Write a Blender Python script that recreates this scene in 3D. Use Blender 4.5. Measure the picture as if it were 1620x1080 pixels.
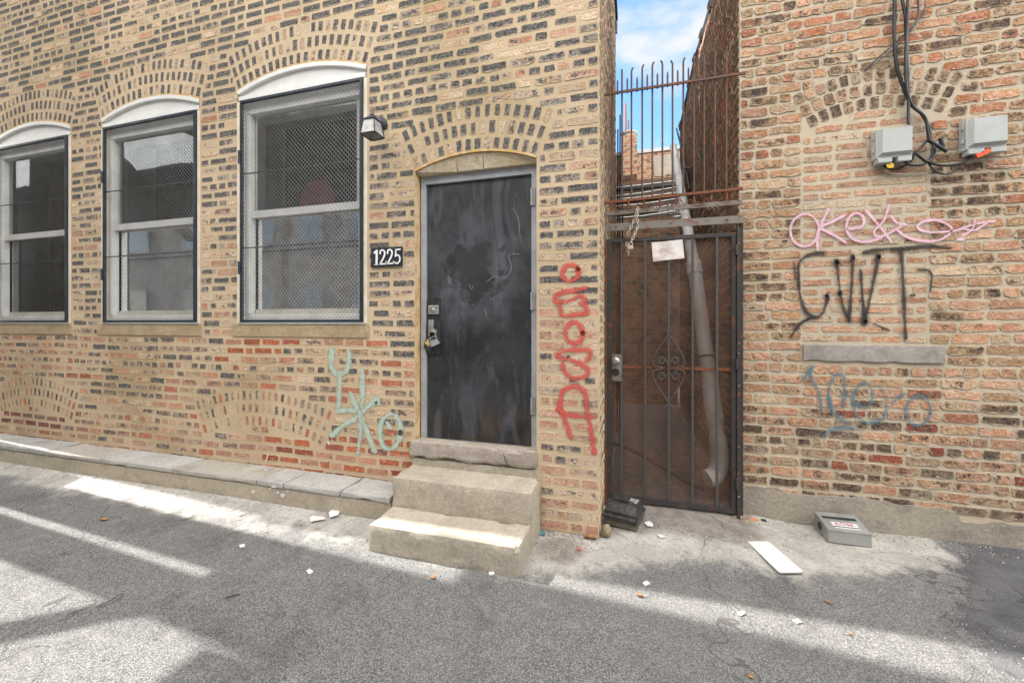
import bpy, bmesh, math, random
import numpy as np
from mathutils import Vector, Matrix, noise as mn
for o in list(bpy.data.objects): bpy.data.objects.remove(o)
S = bpy.context.scene
COL = S.collection
rad = math.radians
# ------------------------------------------------------------------ camera
EYE = 1.52; CD = 2.996                       # eye height, distance from the tan facade (y = 0)
FPX = 655.0; TH = math.atan(FPX/2230.0); CX, CY = 810.0, 511.0
cam = bpy.data.cameras.new('camera'); co = bpy.data.objects.new('camera', cam); COL.objects.link(co)
co.location = (0, -CD, EYE); co.rotation_euler = (rad(90), 0, TH)
cam.sensor_width = 36; cam.lens = FPX/1620*36; cam.shift_y = -(540-CY)/1620
cam.clip_end = 500; cam.clip_start = 0.05
S.camera = co
# ------------------------------------------------------------------ world, sun, exposure
SUN_EL, SUN_AZ = rad(40), rad(4)
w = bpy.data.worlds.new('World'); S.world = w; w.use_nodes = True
nt = w.node_tree; nt.nodes.clear()
sky = nt.nodes.new('ShaderNodeTexSky'); sky.sky_type = 'NISHITA'; sky.sun_disc = False
sky.sun_elevation = SUN_EL; sky.sun_rotation = rad(-86)
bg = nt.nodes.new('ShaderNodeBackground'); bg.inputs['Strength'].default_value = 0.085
wo = nt.nodes.new('ShaderNodeOutputWorld')
tc = nt.nodes.new('ShaderNodeTexCoord')
mp = nt.nodes.new('ShaderNodeMapping'); mp.inputs['Scale'].default_value = (1.0, 1.0, 2.2); mp.inputs['Location'].default_value = (0.35, 0.2, 0.1)
nz = nt.nodes.new('ShaderNodeTexNoise'); nz.inputs['Scale'].default_value = 2.6; nz.inputs['Detail'].default_value = 9; nz.inputs['Roughness'].default_value = 0.55
mr = nt.nodes.new('ShaderNodeMapRange'); mr.inputs['From Min'].default_value = 0.50; mr.inputs['From Max'].default_value = 0.66; mr.interpolation_type = 'SMOOTHSTEP'
mx = nt.nodes.new('ShaderNodeMix'); mx.data_type = 'RGBA'
# cloud layer: thin and dim ahead, added brightness behind camera to light the facade
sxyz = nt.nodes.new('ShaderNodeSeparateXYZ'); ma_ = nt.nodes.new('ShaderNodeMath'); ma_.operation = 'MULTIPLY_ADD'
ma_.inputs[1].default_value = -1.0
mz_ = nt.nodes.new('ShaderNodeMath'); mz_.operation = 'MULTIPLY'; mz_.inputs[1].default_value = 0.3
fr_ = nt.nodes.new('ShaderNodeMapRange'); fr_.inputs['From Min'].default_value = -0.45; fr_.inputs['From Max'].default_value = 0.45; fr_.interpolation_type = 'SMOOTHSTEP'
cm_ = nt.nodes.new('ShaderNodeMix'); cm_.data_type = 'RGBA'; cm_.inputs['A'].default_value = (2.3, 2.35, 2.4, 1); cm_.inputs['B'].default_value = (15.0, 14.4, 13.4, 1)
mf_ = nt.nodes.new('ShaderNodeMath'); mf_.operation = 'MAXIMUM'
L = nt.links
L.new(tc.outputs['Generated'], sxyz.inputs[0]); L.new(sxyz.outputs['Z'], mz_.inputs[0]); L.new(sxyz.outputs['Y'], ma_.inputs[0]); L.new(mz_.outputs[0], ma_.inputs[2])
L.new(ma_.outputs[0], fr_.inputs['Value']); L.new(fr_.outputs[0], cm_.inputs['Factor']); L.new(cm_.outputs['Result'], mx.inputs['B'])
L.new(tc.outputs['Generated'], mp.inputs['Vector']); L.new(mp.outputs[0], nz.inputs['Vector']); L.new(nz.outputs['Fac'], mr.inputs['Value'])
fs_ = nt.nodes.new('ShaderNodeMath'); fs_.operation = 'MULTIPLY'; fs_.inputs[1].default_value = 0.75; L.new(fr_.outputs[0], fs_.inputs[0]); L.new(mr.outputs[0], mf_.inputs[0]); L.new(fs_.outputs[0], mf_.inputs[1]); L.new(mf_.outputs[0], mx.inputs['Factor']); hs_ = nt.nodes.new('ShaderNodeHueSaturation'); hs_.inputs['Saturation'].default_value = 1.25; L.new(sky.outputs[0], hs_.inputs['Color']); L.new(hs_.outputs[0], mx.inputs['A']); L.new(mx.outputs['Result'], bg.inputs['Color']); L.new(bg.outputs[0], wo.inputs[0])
sun = bpy.data.lights.new('sun', 'SUN'); sun.energy = 3.0; sun.angle = rad(0.5); sun.color = (1.0, 0.95, 0.87)
so = bpy.data.objects.new('sun', sun); COL.objects.link(so)
sd = Vector((-math.cos(SUN_AZ)*math.cos(SUN_EL), math.sin(SUN_AZ)*math.cos(SUN_EL), math.sin(SUN_EL)))
so.rotation_euler = sd.to_track_quat('Z', 'Y').to_euler(); so.location = (-8, 3, 12)
S.view_settings.view_transform = 'Standard'; S.view_settings.look = 'None'; S.view_settings.gamma = 1
S.view_settings.exposure = 2.3
# ------------------------------------------------------------------ measuring helpers
_s, _c = math.sin(TH), math.cos(TH)
def P(px, py, y=0.0):
    """point on the vertical plane at world y seen at photo pixel (px, py) - used to measure the real place"""
    X = (px-CX)/FPX; u = (CY-py)/FPX
    rx, ry = X*_c-_s, X*_s+_c
    t = (CD+y)/ry
    return Vector((rx*t, y, u*t+EYE))
def G(px, py, z=0.0):
    X = (px-CX)/FPX; u = (CY-py)/FPX
    t = (z-EYE)/u
    return Vector(((X*_c-_s)*t, (X*_s+_c)*t-CD, z))
# ------------------------------------------------------------------ object helpers
def tag(o, label=None, cat=None, group=None, kind=None):
    if label: o['label'] = label
    if cat: o['category'] = cat
    if group: o['group'] = group
    if kind: o['kind'] = kind
    return o
def empty(name, loc=(0,0,0), label=None, cat=None, group=None, rz=0):
    o = bpy.data.objects.new(name, None); COL.objects.link(o); o.location = loc; o.rotation_euler = (0,0,rz)
    o.empty_display_size = 0.1
    return tag(o, label, cat, group)
def parent(o, p):
    if p is not None:
        bpy.context.view_layer.update()
        o.parent = p; o.matrix_parent_inverse = p.matrix_world.inverted()
    return o
class MB:
    """collects shapes (world coordinates) into one mesh"""
    def __init__(s): s.v = []; s.f = []; s.uv = []
    def add(s, vs, fs, uvs=None):
        n = len(s.v); s.v += [tuple(v) for v in vs]
        for k, f in enumerate(fs):
            s.f.append(tuple(i+n for i in f)); s.uv.append([uvs[i] for i in f] if uvs else [(0,0)]*len(f))
    def box(s, a, b, M=None, bev=0.0):
        x0,y0,z0 = a; x1,y1,z1 = b
        if bev <= 0:
            v = [Vector(p) for p in ((x0,y0,z0),(x1,y0,z0),(x1,y1,z0),(x0,y1,z0),(x0,y0,z1),(x1,y0,z1),(x1,y1,z1),(x0,y1,z1))]
            f = [(0,3,2,1),(4,5,6,7),(0,1,5,4),(1,2,6,5),(2,3,7,6),(3,0,4,7)]
        else:
            bm = bmesh.new(); bmesh.ops.create_cube(bm, size=1)
            for q in bm.verts: q.co = Vector(((x0+x1)/2+q.co.x*(x1-x0), (y0+y1)/2+q.co.y*(y1-y0), (z0+z1)/2+q.co.z*(z1-z0)))
            bmesh.ops.bevel(bm, geom=bm.edges[:], offset=bev, segments=2, affect='EDGES', profile=0.6)
            bm.verts.index_update(); v = [q.co.copy() for q in bm.verts]; f = [tuple(q.index for q in g.verts) for g in bm.faces]; bm.free()
        if M is not None: v = [M @ p for p in v]
        s.add(v, f)
    def tube(s, pts, r, n=8, cap=True, close=False):
        pts = [Vector(p) for p in pts]; m = len(pts)
        rs = r if isinstance(r, (list, tuple)) else [r]*m
        v = []; up = None
        for i, p in enumerate(pts):
            if close: t = pts[(i+1) % m]-pts[i-1]
            else: t = pts[min(i+1, m-1)]-pts[max(i-1, 0)]
            t = t.normalized() if t.length > 1e-9 else Vector((0,0,1))
            if up is None:
                up = Vector((0,0,1)) if abs(t.z) < .9 else Vector((1,0,0))
            a = t.cross(up)
            if a.length < 1e-6: a = t.cross(Vector((0,1,0)))
            a.normalize(); b = a.cross(t).normalized(); up = b
            for k in range(n):
                an = 2*math.pi*k/n; v.append(p+(a*math.cos(an)+b*math.sin(an))*rs[i])
        f = []
        for i in range(m if close else m-1):
            j = (i+1) % m
            for k in range(n):
                l = (k+1) % n; f.append((i*n+k, i*n+l, j*n+l, j*n+k))
        if cap and not close:
            f.append(tuple(range(n))[::-1]); f.append(tuple((m-1)*n+k for k in range(n)))
        s.add(v, f)
    def bar(s, a, b, wx, wy):
        """square bar from a to b, wx wide in x-ish, wy in y"""
        a = Vector(a); b = Vector(b); t = (b-a).normalized()
        yv = Vector((0,1,0)); 
        if abs(t.y) > .9: yv = Vector((0,0,1))
        x = t.cross(yv).normalized(); y = x.cross(t).normalized()
        v = []
        for p in (a, b):
            for sx, sy in ((-1,-1),(1,-1),(1,1),(-1,1)): v.append(p+x*sx*wx/2+y*sy*wy/2)
        s.add(v, [(0,1,2,3),(7,6,5,4),(0,4,5,1),(1,5,6,2),(2,6,7,3),(3,7,4,0)])
    def lathe(s, prof, c, axis='Z', n=20, rot=None):
        v = []; c = Vector(c)
        for r, h in prof:
            for k in range(n):
                a = 2*math.pi*k/n
                p = Vector((r*math.cos(a), r*math.sin(a), h))
                if axis == 'Y': p = Vector((p.x, -p.z, p.y))
                if axis == 'X': p = Vector((p.z, p.x, p.y))
                if rot is not None: p = rot @ p
                v.append(c+p)
        f = []
        for i in range(len(prof)-1):
            for k in range(n):
                l = (k+1) % n; f.append((i*n+k, i*n+l, (i+1)*n+l, (i+1)*n+k))
        f.append(tuple(range(n))[::-1]); f.append(tuple((len(prof)-1)*n+k for k in range(n)))
        s.add(v, f)
    def prism(s, poly, a, b, fn):
        """polygon poly (2d) extruded from w=a to w=b; fn(u,v,w)->world"""
        n = len(poly)
        s.add([fn(u,v,a) for u,v in poly]+[fn(u,v,b) for u,v in poly],
              [tuple(range(n)), tuple(range(2*n-1, n-1, -1))]+[(i,(i+1)%n,n+(i+1)%n,n+i) for i in range(n)])
    def build(s, name, mat, par=None, smooth=False, uv=False, label=None, fixn=True):
        me = bpy.data.meshes.new(name); me.from_pydata(s.v, [], s.f)
        if uv:
            l = me.uv_layers.new(name='loc'); flat = [c for f in s.uv for q in f for c in q]
            l.data.foreach_set('uv', flat)
        if fixn:
            bm = bmesh.new(); bm.from_mesh(me); bmesh.ops.recalc_face_normals(bm, faces=bm.faces); bm.to_mesh(me); bm.free()
        if smooth:
            me.polygons.foreach_set('use_smooth', [True]*len(me.polygons))
        me.materials.append(mat); me.update()
        o = bpy.data.objects.new(name, me); COL.objects.link(o)
        if smooth == 'auto':
            me.set_sharp_from_angle(angle=rad(40))
        parent(o, par)
        if label: o['label'] = label
        return o
def cr(pts, n=6, close=False):
    """Catmull-Rom smoothing of 2d/3d points"""
    pts = [Vector(p) for p in pts]; m = len(pts); out = []
    rng = range(m if close else m-1)
    for i in rng:
        if close: p0,p1,p2,p3 = pts[i-1], pts[i], pts[(i+1)%m], pts[(i+2)%m]
        else: p0,p1,p2,p3 = pts[max(i-1,0)], pts[i], pts[i+1], pts[min(i+2,m-1)]
        for k in range(n):
            t = k/n
            out.append(0.5*((2*p1)+(p2-p0)*t+(2*p0-5*p1+4*p2-p3)*t*t+(3*p1-p0-3*p2+p3)*t**3))
    if not close: out.append(pts[-1])
    return out
# ------------------------------------------------------------------ materials
class NT:
    def __init__(s, name):
        s.m = bpy.data.materials.new(name); s.m.use_nodes = True; s.t = s.m.node_tree
        s.b = s.t.nodes['Principled BSDF']; s.out = s.t.nodes['Material Output']
        s.tc = s.n('ShaderNodeTexCoord')
    def n(s, ty, **kw):
        x = s.t.nodes.new(ty)
        for k, v in kw.items(): setattr(x, k, v)
        return x
    def put(s, sock, v):
        if isinstance(v, bpy.types.NodeSocket): s.t.links.new(v, sock)
        elif isinstance(v, (tuple, list)) and len(v) == 3 and sock.type == 'RGBA': sock.default_value = (*v, 1)
        else: sock.default_value = v
    def math(s, op, a, b=0.0, c=0.0, clamp=False):
        x = s.n('ShaderNodeMath', operation=op); x.use_clamp = clamp
        s.put(x.inputs[0], a); s.put(x.inputs[1], b); s.put(x.inputs[2], c); return x.outputs[0]
    def noise(s, sc, det=4, ro=.55, vec=None, dist=0.0, scale3=None):
        x = s.n('ShaderNodeTexNoise'); x.inputs['Scale'].default_value = sc; x.inputs['Detail'].default_value = det
        x.inputs['Roughness'].default_value = ro; x.inputs['Distortion'].default_value = dist
        v = vec or s.tc.outputs['Object']
        if scale3:
            mp = s.n('ShaderNodeMapping'); mp.inputs['Scale'].default_value = scale3; s.put(mp.inputs['Vector'], v); v = mp.outputs[0]
        s.put(x.inputs['Vector'], v); return x.outputs['Fac']
    def vor(s, sc, feat='F1', vec=None, out='Distance'):
        x = s.n('ShaderNodeTexVoronoi', feature=feat); x.inputs['Scale'].default_value = sc
        s.put(x.inputs['Vector'], vec or s.tc.outputs['Object']); return x.outputs[out]
    def ramp(s, v, a, b, c=0.0, d=1.0, smooth=True):
        x = s.n('ShaderNodeMapRange'); x.interpolation_type = 'SMOOTHSTEP' if smooth else 'LINEAR'
        s.put(x.inputs['Value'], v); s.put(x.inputs['From Min'], a); s.put(x.inputs['From Max'], b)
        s.put(x.inputs['To Min'], c); s.put(x.inputs['To Max'], d); return x.outputs[0]
    def mix(s, f, a, b, mode='MIX'):
        x = s.n('ShaderNodeMix', data_type='RGBA', blend_type=mode)
        s.put(x.inputs['Factor'], f); s.put(x.inputs['A'], a); s.put(x.inputs['B'], b); return x.outputs['Result']
    def attr(s, name):
        return s.n('ShaderNodeAttribute', attribute_name=name)
    def bump(s, h, st=.5, dist=.01):
        x = s.n('ShaderNodeBump'); x.inputs['Strength'].default_value = st; x.inputs['Distance'].default_value = dist
        s.put(x.inputs['Height'], h); s.t.links.new(x.outputs[0], s.b.inputs['Normal'])
    def set(s, **kw):
        for k, v in kw.items(): s.put(s.b.inputs[k.replace('_', ' ')], v)
        return s.m
def simple(name, c, rough=.6, metal=0.0, var=.25, sc=12, bs=.2, bd=.003, bsc=80, c2=None, t=(.45,.6), spec=.5):
    M = NT(name); n1 = M.noise(sc, 5); 
    c2 = c2 or tuple(x*(1-var) for x in c)
    col = M.mix(M.ramp(n1, *t), c, c2)
    M.set(Base_Color=col, Roughness=M.ramp(M.noise(sc*2, 3), .3, .7, max(rough-.1,0.02), min(rough+.1,1), False), Metallic=metal)
    M.b.inputs['Specular IOR Level'].default_value = spec
    M.bump(M.noise(bsc, 4), bs, bd)
    return M.m
def mortar_col(M, kind):
    if kind == 'tan':
        a = M.mix(M.ramp(M.noise(1.1, 4), .38, .62), (.60,.475,.325), (.53,.41,.275))
        a = M.mix(M.ramp(M.noise(.55, 5, .6, dist=.4), .52, .68), a, (.42,.33,.195))
        a = M.mix(M.ramp(M.noise(6, 6, .6), .58, .72, 0, .5), a, (.64,.53,.37))
        a = M.mix(M.ramp(M.noise(18, 4), .6, .8, 0, .4), a, (.42,.26,.12))
    elif kind == 'grey':
        a = M.mix(M.ramp(M.noise(1.6, 4), .4, .6), (.57,.485,.365), (.50,.435,.34))
        a = M.mix(M.ramp(M.noise(9, 5, .6), .55, .75, 0, .6), a, (.56,.50,.41))
        a = M.mix(M.ramp(M.noise(4, 6, .7), .62, .78, 0, .6), a, (.2,.16,.12))
    a = M.mix(M.ramp(M.noise(180, 3), .35, .7, 0, .35), a, (.25,.18,.11))
    return a
def brick_mat(name, kind, smear, bstr=.5):
    M = NT(name)
    if kind == 'tan': DK1, DK2, DK3, HALO, HCOL = (.05,.05,.054), (.125,.118,.11), (.32,.28,.23), .6, (.66,.60,.50)
    else: DK1, DK2, DK3, HALO, HCOL = (.05,.04,.034), (.14,.095,.065), (.30,.21,.14), .30, (.56,.46,.34)
    at = M.attr('bcol'); loc = M.attr('loc'); hf = M.attr('hlf')
    sl = M.n('ShaderNodeSeparateXYZ'); M.put(sl.inputs[0], loc.outputs['Vector'])
    sh = M.n('ShaderNodeSeparateXYZ'); M.put(sh.inputs[0], hf.outputs['Vector'])
    e = M.math('MINIMUM', M.math('SUBTRACT', sh.outputs[0], M.math('ABSOLUTE', sl.outputs[0])), M.math('SUBTRACT', sh.outputs[1], M.math('ABSOLUTE', sl.outputs[1])))
    nA = M.noise(16, 7, .66); nB = M.noise(75, 4, .6); nC = M.noise(38, 5, .6)
    ec = M.ramp(e, 0, .016, 0, .26, False)
    nS = M.math('ADD', M.math('MULTIPLY', M.math('SUBTRACT', nA, .5), 1.9), .5)
    nS = M.math('ADD', nS, M.math('MULTIPLY', M.math('SUBTRACT', M.noise(60, 4, .7), .5), .9))
    dm = M.ramp(M.math('ADD', M.math('ADD', nS, at.outputs['Alpha']), ec), 1.02, 1.34)
    base = M.mix(M.ramp(nB, .3, .7), at.outputs['Color'], M.mix(1.0, at.outputs['Color'], (.70,.64,.58), 'MULTIPLY'))
    base = M.mix(M.ramp(M.noise(11, 5, .6), .45, .62, 0, .7), base, M.mix(1.0, base, (.92,.70,.55), 'MULTIPLY'))
    base = M.mix(M.ramp(M.noise(26, 4, .6), .55, .68, 0, .5), base, (.64,.54,.42))
    dark = M.mix(M.ramp(nC, .40, .58), DK1, DK2)
    dark = M.mix(M.ramp(M.noise(95, 3, .7), .52, .66, 0, .7), dark, DK3)
    c = M.mix(dm, base, dark)
    c = M.mix(M.ramp(M.noise(210, 2, .7), .63, .70, 0, .6), c, (.07,.055,.045))
    halo = M.math('MULTIPLY', M.ramp(M.math('ADD', e, M.math('MULTIPLY', M.math('SUBTRACT', nB, .5), .02)), .001, .006, 1, 0), HALO)
    c = M.mix(halo, c, HCOL)
    sm = M.ramp(M.math('ADD', e, M.math('MULTIPLY', M.math('SUBTRACT', M.noise(45, 4, .6), .5), smear*4)), smear*.55, smear*.95, 1, 0)
    c = M.mix(sm, c, mortar_col(M, kind))
    M.set(Base_Color=c, Roughness=.88); M.b.inputs['Specular IOR Level'].default_value = .25
    h = M.math('ADD', M.math('MULTIPLY', nC, .6), M.math('MULTIPLY', nB, .5)); h = M.math('ADD', h, M.math('MULTIPLY', sm, .35))
    M.bump(h, min(1, bstr*1.5), .018)
    return M.m
def mortar_mat(name, kind):
    M = NT(name)
    M.set(Base_Color=mortar_col(M, kind), Roughness=.93); M.b.inputs['Specular IOR Level'].default_value = .2
    M.bump(M.math('ADD', M.noise(30, 5, .6), M.math('MULTIPLY', M.noise(160, 3), .5)), .45, .008)
    return M.m
M_BT = brick_mat('brick_tan_pointed', 'tan', .006); M_BG = brick_mat('brick_weathered', 'grey', .003, .7)
M_MT = mortar_mat('mortar_tan', 'tan'); M_MG = mortar_mat('mortar_grey', 'grey')
M_white = simple('white_paint', (.68,.68,.66), .45, var=.06, sc=5, bs=.08)
M_wood = simple('cream_casing', (.66,.58,.45), .6, c2=(.74,.68,.58), sc=6, bs=.15)
M_navy = simple('navy_steel', (.035,.045,.06), .45, .4, var=.3, bs=.1)
M_mesh = simple('expanded_metal', (.36,.36,.35), .45, .3, bs=.05)
M_sash = simple('sash_vinyl', (.62,.62,.60), .5, var=.1, sc=5, bs=.05)
M_sashg = simple('inner_sash', (.50,.48,.42), .6, var=.15, sc=5, bs=.05)
M_frame = simple('door_frame_grey', (.36,.375,.40), .5, var=.15, sc=7, bs=.15)
M_steel = simple('steel', (.55,.55,.53), .35, .8, var=.3, bs=.1)
M_black = simple('black_plastic', (.022,.022,.024), .42, var=.3, sc=30, bs=.25, c2=(.05,.05,.05))
M_cable = simple('black_cable', (.018,.02,.024), .45, var=.3, bs=.1)
M_greyp = simple('grey_enclosure', (.42,.44,.43), .5, var=.08, sc=8, bs=.12, bsc=200)
M_pvc = simple('grey_pvc', (.60,.60,.60), .5, c2=(.50,.49,.46), sc=3, bs=.12)
M_orange = simple('orange_tape', (.75,.10,.02), .5); M_yellow = simple('yellow_tape', (.70,.48,.05), .5)
M_paper = simple('paper', (.72,.68,.66), .8, c2=(.60,.53,.50), sc=10, bs=.3, bd=.01, bsc=25)
M_card = simple('white_board', (.62,.62,.62), .55, var=.06, sc=5, bs=.05)
M_galv = simple('galvanised', (.42,.43,.42), .42, .55, c2=(.33,.34,.33), sc=5, bs=.12)
M_red = simple('red_plastic', (.70,.06,.07), .4); M_teal = simple('teal_cap', (.03,.22,.22), .4)
M_leaf = simple('dry_leaf', (.20,.10,.05), .8, sc=40, c2=(.30,.17,.08))
M_rock = simple('rough_rock', (.28,.22,.14), .9, c2=(.14,.11,.08), sc=25, bs=.8, bd=.02, bsc=35)
M_glassy = simple('lamp_glass', (.42,.42,.40), .25, c2=(.28,.28,.27), sc=20, bs=.3)
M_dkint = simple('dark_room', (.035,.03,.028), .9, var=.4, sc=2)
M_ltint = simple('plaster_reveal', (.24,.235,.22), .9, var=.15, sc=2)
M_tar = simple('roof_tar', (.03,.032,.036), .5, var=.3, sc=8)
M_bwood = simple('old_dark_wood', (.09,.065,.05), .8, c2=(.05,.04,.035), sc=8, bs=.4)
def rust_mat(name, base, rustamt, metal=.3):
    M = NT(name); a = M.noise(14, 6, .65); b = M.noise(90, 4)
    rust = M.mix(M.ramp(b, .35, .65), (.26,.085,.028), (.10,.04,.022))
    c = M.mix(M.ramp(M.math('ADD', a, rustamt), .92, 1.04), base, rust)
    M.set(Base_Color=c, Roughness=.7, Metallic=metal*.5); M.bump(b, .4, .004); return M.m
M_gate = rust_mat('gate_black_paint', (.045,.042,.042), .37)
M_gate2 = rust_mat('gate_grey_paint', (.20,.185,.165), .40)
M_bar = rust_mat('gate_bar_paint', (.075,.07,.068), .345)
M_rust = rust_mat('rusty_bar', (.10,.065,.05), .44); M_rusto = rust_mat('orange_rust', (.33,.12,.04), .62)
M_chain = rust_mat('chain_cream', (.52,.45,.36), .32)
def screen_mat():
    M = NT('perforated_screen'); a = M.noise(5, 6, .6); b = M.noise(60, 4)
    c = M.mix(M.ramp(a, .35, .65), (.16,.085,.055), (.085,.048,.034))
    c = M.mix(M.ramp(M.noise(9, 5, .7), .60, .72, 0, .8), c, (.26,.11,.04))
    c = M.mix(M.ramp(M.noise(30, 5, .7, scale3=(1,1,2)), .70, .76, 0, .7), c, (.5,.44,.33))
    tr = M.n('ShaderNodeBsdfTransparent'); mxs = M.n('ShaderNodeMixShader')
    # fine perforation: small round holes
    h = M.vor(330)
    M.put(mxs.inputs[0], M.ramp(h, .25, .45, .22, .58)); M.t.links.new(tr.outputs[0], mxs.inputs[1]); M.t.links.new(M.b.outputs[0], mxs.inputs[2])
    M.t.links.new(mxs.outputs[0], M.out.inputs[0])
    M.set(Base_Color=c, Roughness=.6, Metallic=.2); M.bump(b, .3, .003); return M.m
M_screen = screen_mat()
def glass_mat():
    M = NT('window_glass'); tr = M.n('ShaderNodeBsdfTransparent'); tr.inputs[0].default_value = (.72,.74,.74,1)
    gl = M.n('ShaderNodeBsdfGlossy'); gl.inputs['Roughness'].default_value = .015; gl.inputs['Color'].default_value = (.9,.93,.95,1)
    lw = M.n('ShaderNodeFresnel'); lw.inputs[0].default_value = 1.7
    bp = M.n('ShaderNodeBump'); bp.inputs['Strength'].default_value = .06; bp.inputs['Distance'].default_value = .02
    M.put(bp.inputs['Height'], M.noise(2.2, 2)); M.t.links.new(bp.outputs[0], gl.inputs['Normal'])
    ms = M.n('ShaderNodeMixShader'); M.put(ms.inputs[0], M.math('ADD', M.math('MULTIPLY', lw.outputs[0], 1.0), .06, clamp=True))
    M.t.links.new(tr.outputs[0], ms.inputs[1]); M.t.links.new(gl.outputs[0], ms.inputs[2]); M.t.links.new(ms.outputs[0], M.out.inputs[0])
    return M.m
M_glass = glass_mat()
def concrete_mat(name, a, b, c=None, pit=.5, bs=.5, dirt=(.16,.13,.10)):
    M = NT(name)
    col = M.mix(M.ramp(M.noise(2.5, 6, .6), .38, .62), a, b)
    col = M.mix(M.ramp(M.noise(9, 6, .65), .52, .74, 0, .6), col, c or tuple(x*.6 for x in a))
    col = M.mix(M.ramp(M.noise(42, 5, .75), .47, .60, 0, .38), col, tuple(x*.62 for x in a)); col = M.mix(M.ramp(M.noise(95, 3, .8), .60, .66, 0, .55), col, dirt)
    sp = M.noise(190, 3, .8); col = M.mix(M.ramp(M.noise(5.5, 7, .72), .50, .66, 0, .5), col, tuple(x*.55 for x in b)); col = M.mix(M.ramp(sp, .54, .64, 0, .55), col, dirt)
    col = M.mix(M.ramp(M.noise(70, 4, .7), .60, .72, 0, .45), col, tuple(min(1, x*1.45) for x in a))
    M.set(Base_Color=col, Roughness=.9); M.b.inputs['Specular IOR Level'].default_value = .25
    M.bump(M.math('ADD', M.noise(28, 6, .6), M.math('MULTIPLY', sp, pit)), min(1, bs*1.7), .016); return M.m
M_step = concrete_mat('step_concrete', (.45,.40,.325), (.51,.455,.375), (.31,.26,.20))
M_sillst = concrete_mat('limestone_sill', (.44,.33,.20), (.50,.39,.25), (.31,.21,.12))
M_thr = concrete_mat('threshold_stone', (.42,.37,.32), (.36,.31,.26), (.25,.2,.17))
M_ledge = concrete_mat('ledge_concrete', (.45,.40,.31), (.39,.34,.265), (.29,.24,.18), bs=.3)
M_parge = concrete_mat('parging', (.43,.38,.31), (.37,.33,.28), (.26,.215,.17), bs=.5)
M_gstone = concrete_mat('grey_stone_sill', (.40,.37,.34), (.34,.31,.285), (.27,.24,.22), bs=.25)
M_block = concrete_mat('aggregate_block', (.34,.31,.27), (.2,.18,.16), (.1,.09,.08), bs=.9, pit=2)
M_slab2 = concrete_mat('coping_slab_warm', (.40,.375,.335), (.36,.335,.295), (.28,.25,.21), bs=.2)
M_slab = concrete_mat('coping_slab', (.36,.355,.345), (.43,.42,.40), (.30,.29,.28), bs=.2)
def spray(name, col, dens=.9, soft=.35):
    M = NT(name); uv = M.attr('loc'); sx = M.n('ShaderNodeSeparateXYZ'); M.put(sx.inputs[0], uv.outputs['Vector'])
    ed = M.math('SUBTRACT', 1.0, M.math('ABSOLUTE', sx.outputs[0]))
    n = M.math('ADD', M.math('MULTIPLY', M.math('SUBTRACT', M.noise(70, 5, .75), .5), 1.7), M.math('MULTIPLY', M.math('SUBTRACT', M.noise(7, 4), .5), 1.7))
    al = M.math('MULTIPLY', M.ramp(M.math('ADD', ed, n), .0, soft+.25), dens)
    tr = M.n('ShaderNodeBsdfTransparent'); ms = M.n('ShaderNodeMixShader')
    M.put(ms.inputs[0], al); M.t.links.new(tr.outputs[0], ms.inputs[1]); M.t.links.new(M.b.outputs[0], ms.inputs[2]); M.t.links.new(ms.outputs[0], M.out.inputs[0])
    M.set(Base_Color=M.mix(M.ramp(M.noise(30, 4), .4, .6), col, tuple(x*.85 for x in col)), Roughness=.8); return M.m
M_sred = spray('spray_red', (.62,.10,.08), .85, .65); M_smint = spray('spray_mint', (.46,.56,.47), .9, .55)
M_spink = spray('spray_pink', (.78,.50,.60), .9, .5); M_sblk = spray('spray_black', (.03,.026,.026), .9, .6)
M_sblue = spray('spray_blue', (.12,.23,.29), .72, .8); M_fadew = spray('faded_white', (.6,.55,.48), .6, .8); M_swht = spray('paint_white', (.75,.73,.70), .95, .1)
def ribbon(mb, strokes, wpx, y, off, px0=(0,0), k=1.0, base=None):
    """paint strokes given in photo pixels laid on the wall plane y, off metres proud of it"""
    for si, st in enumerate(strokes):
        if len(st) == 3 and isinstance(st[0], str):    # ('e', (cx,cy,rx,ry), tilt)
            cx, cy, rx, ry = st[1]; tl = st[2]; pts = []
            for q in range(25):
                a = 2*math.pi*q/24; ux, uy = rx*math.cos(a), ry*math.sin(a)
                pts.append(Vector((cx+ux*math.cos(tl)-uy*math.sin(tl), cy+ux*math.sin(tl)+uy*math.cos(tl))))
        else: pts = cr([Vector(p) for p in st], 5) if len(st) > 2 else [Vector(st[0]).lerp(Vector(st[1]), q/4) for q in range(5)]
        pts = [Vector((p.x/k+px0[0], p.y/k+px0[1])) for p in pts]
        yy = y-off-.0003*si; vs = []; uvs = []; m = len(pts)
        # round ends
        d0 = (pts[0]-pts[1]).normalized()*wpx*.35; d1 = (pts[-1]-pts[-2]).normalized()*wpx*.35
        pts = [pts[0]+d0]+pts+[pts[-1]+d1]; m += 2
        for i, p in enumerate(pts):
            t = pts[min(i+1,m-1)]-pts[max(i-1,0)]
            t = t.normalized() if t.length > 1e-6 else Vector((1,0)); nrm = Vector((-t.y, t.x))
            wd = wpx/2*(.55 if i in (0, m-1) else 1)
            for u in (-1, 0, 1):
                q = p+nrm*wd*u; vs.append(P(q.x, q.y, yy)); uvs.append((u, i*.1))
        fs = []
        for i in range(m-1):
            for u in (0, 1): fs.append((i*3+u, i*3+u+1, (i+1)*3+u+1, (i+1)*3+u))
        mb.add(vs, fs, uvs)
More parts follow.
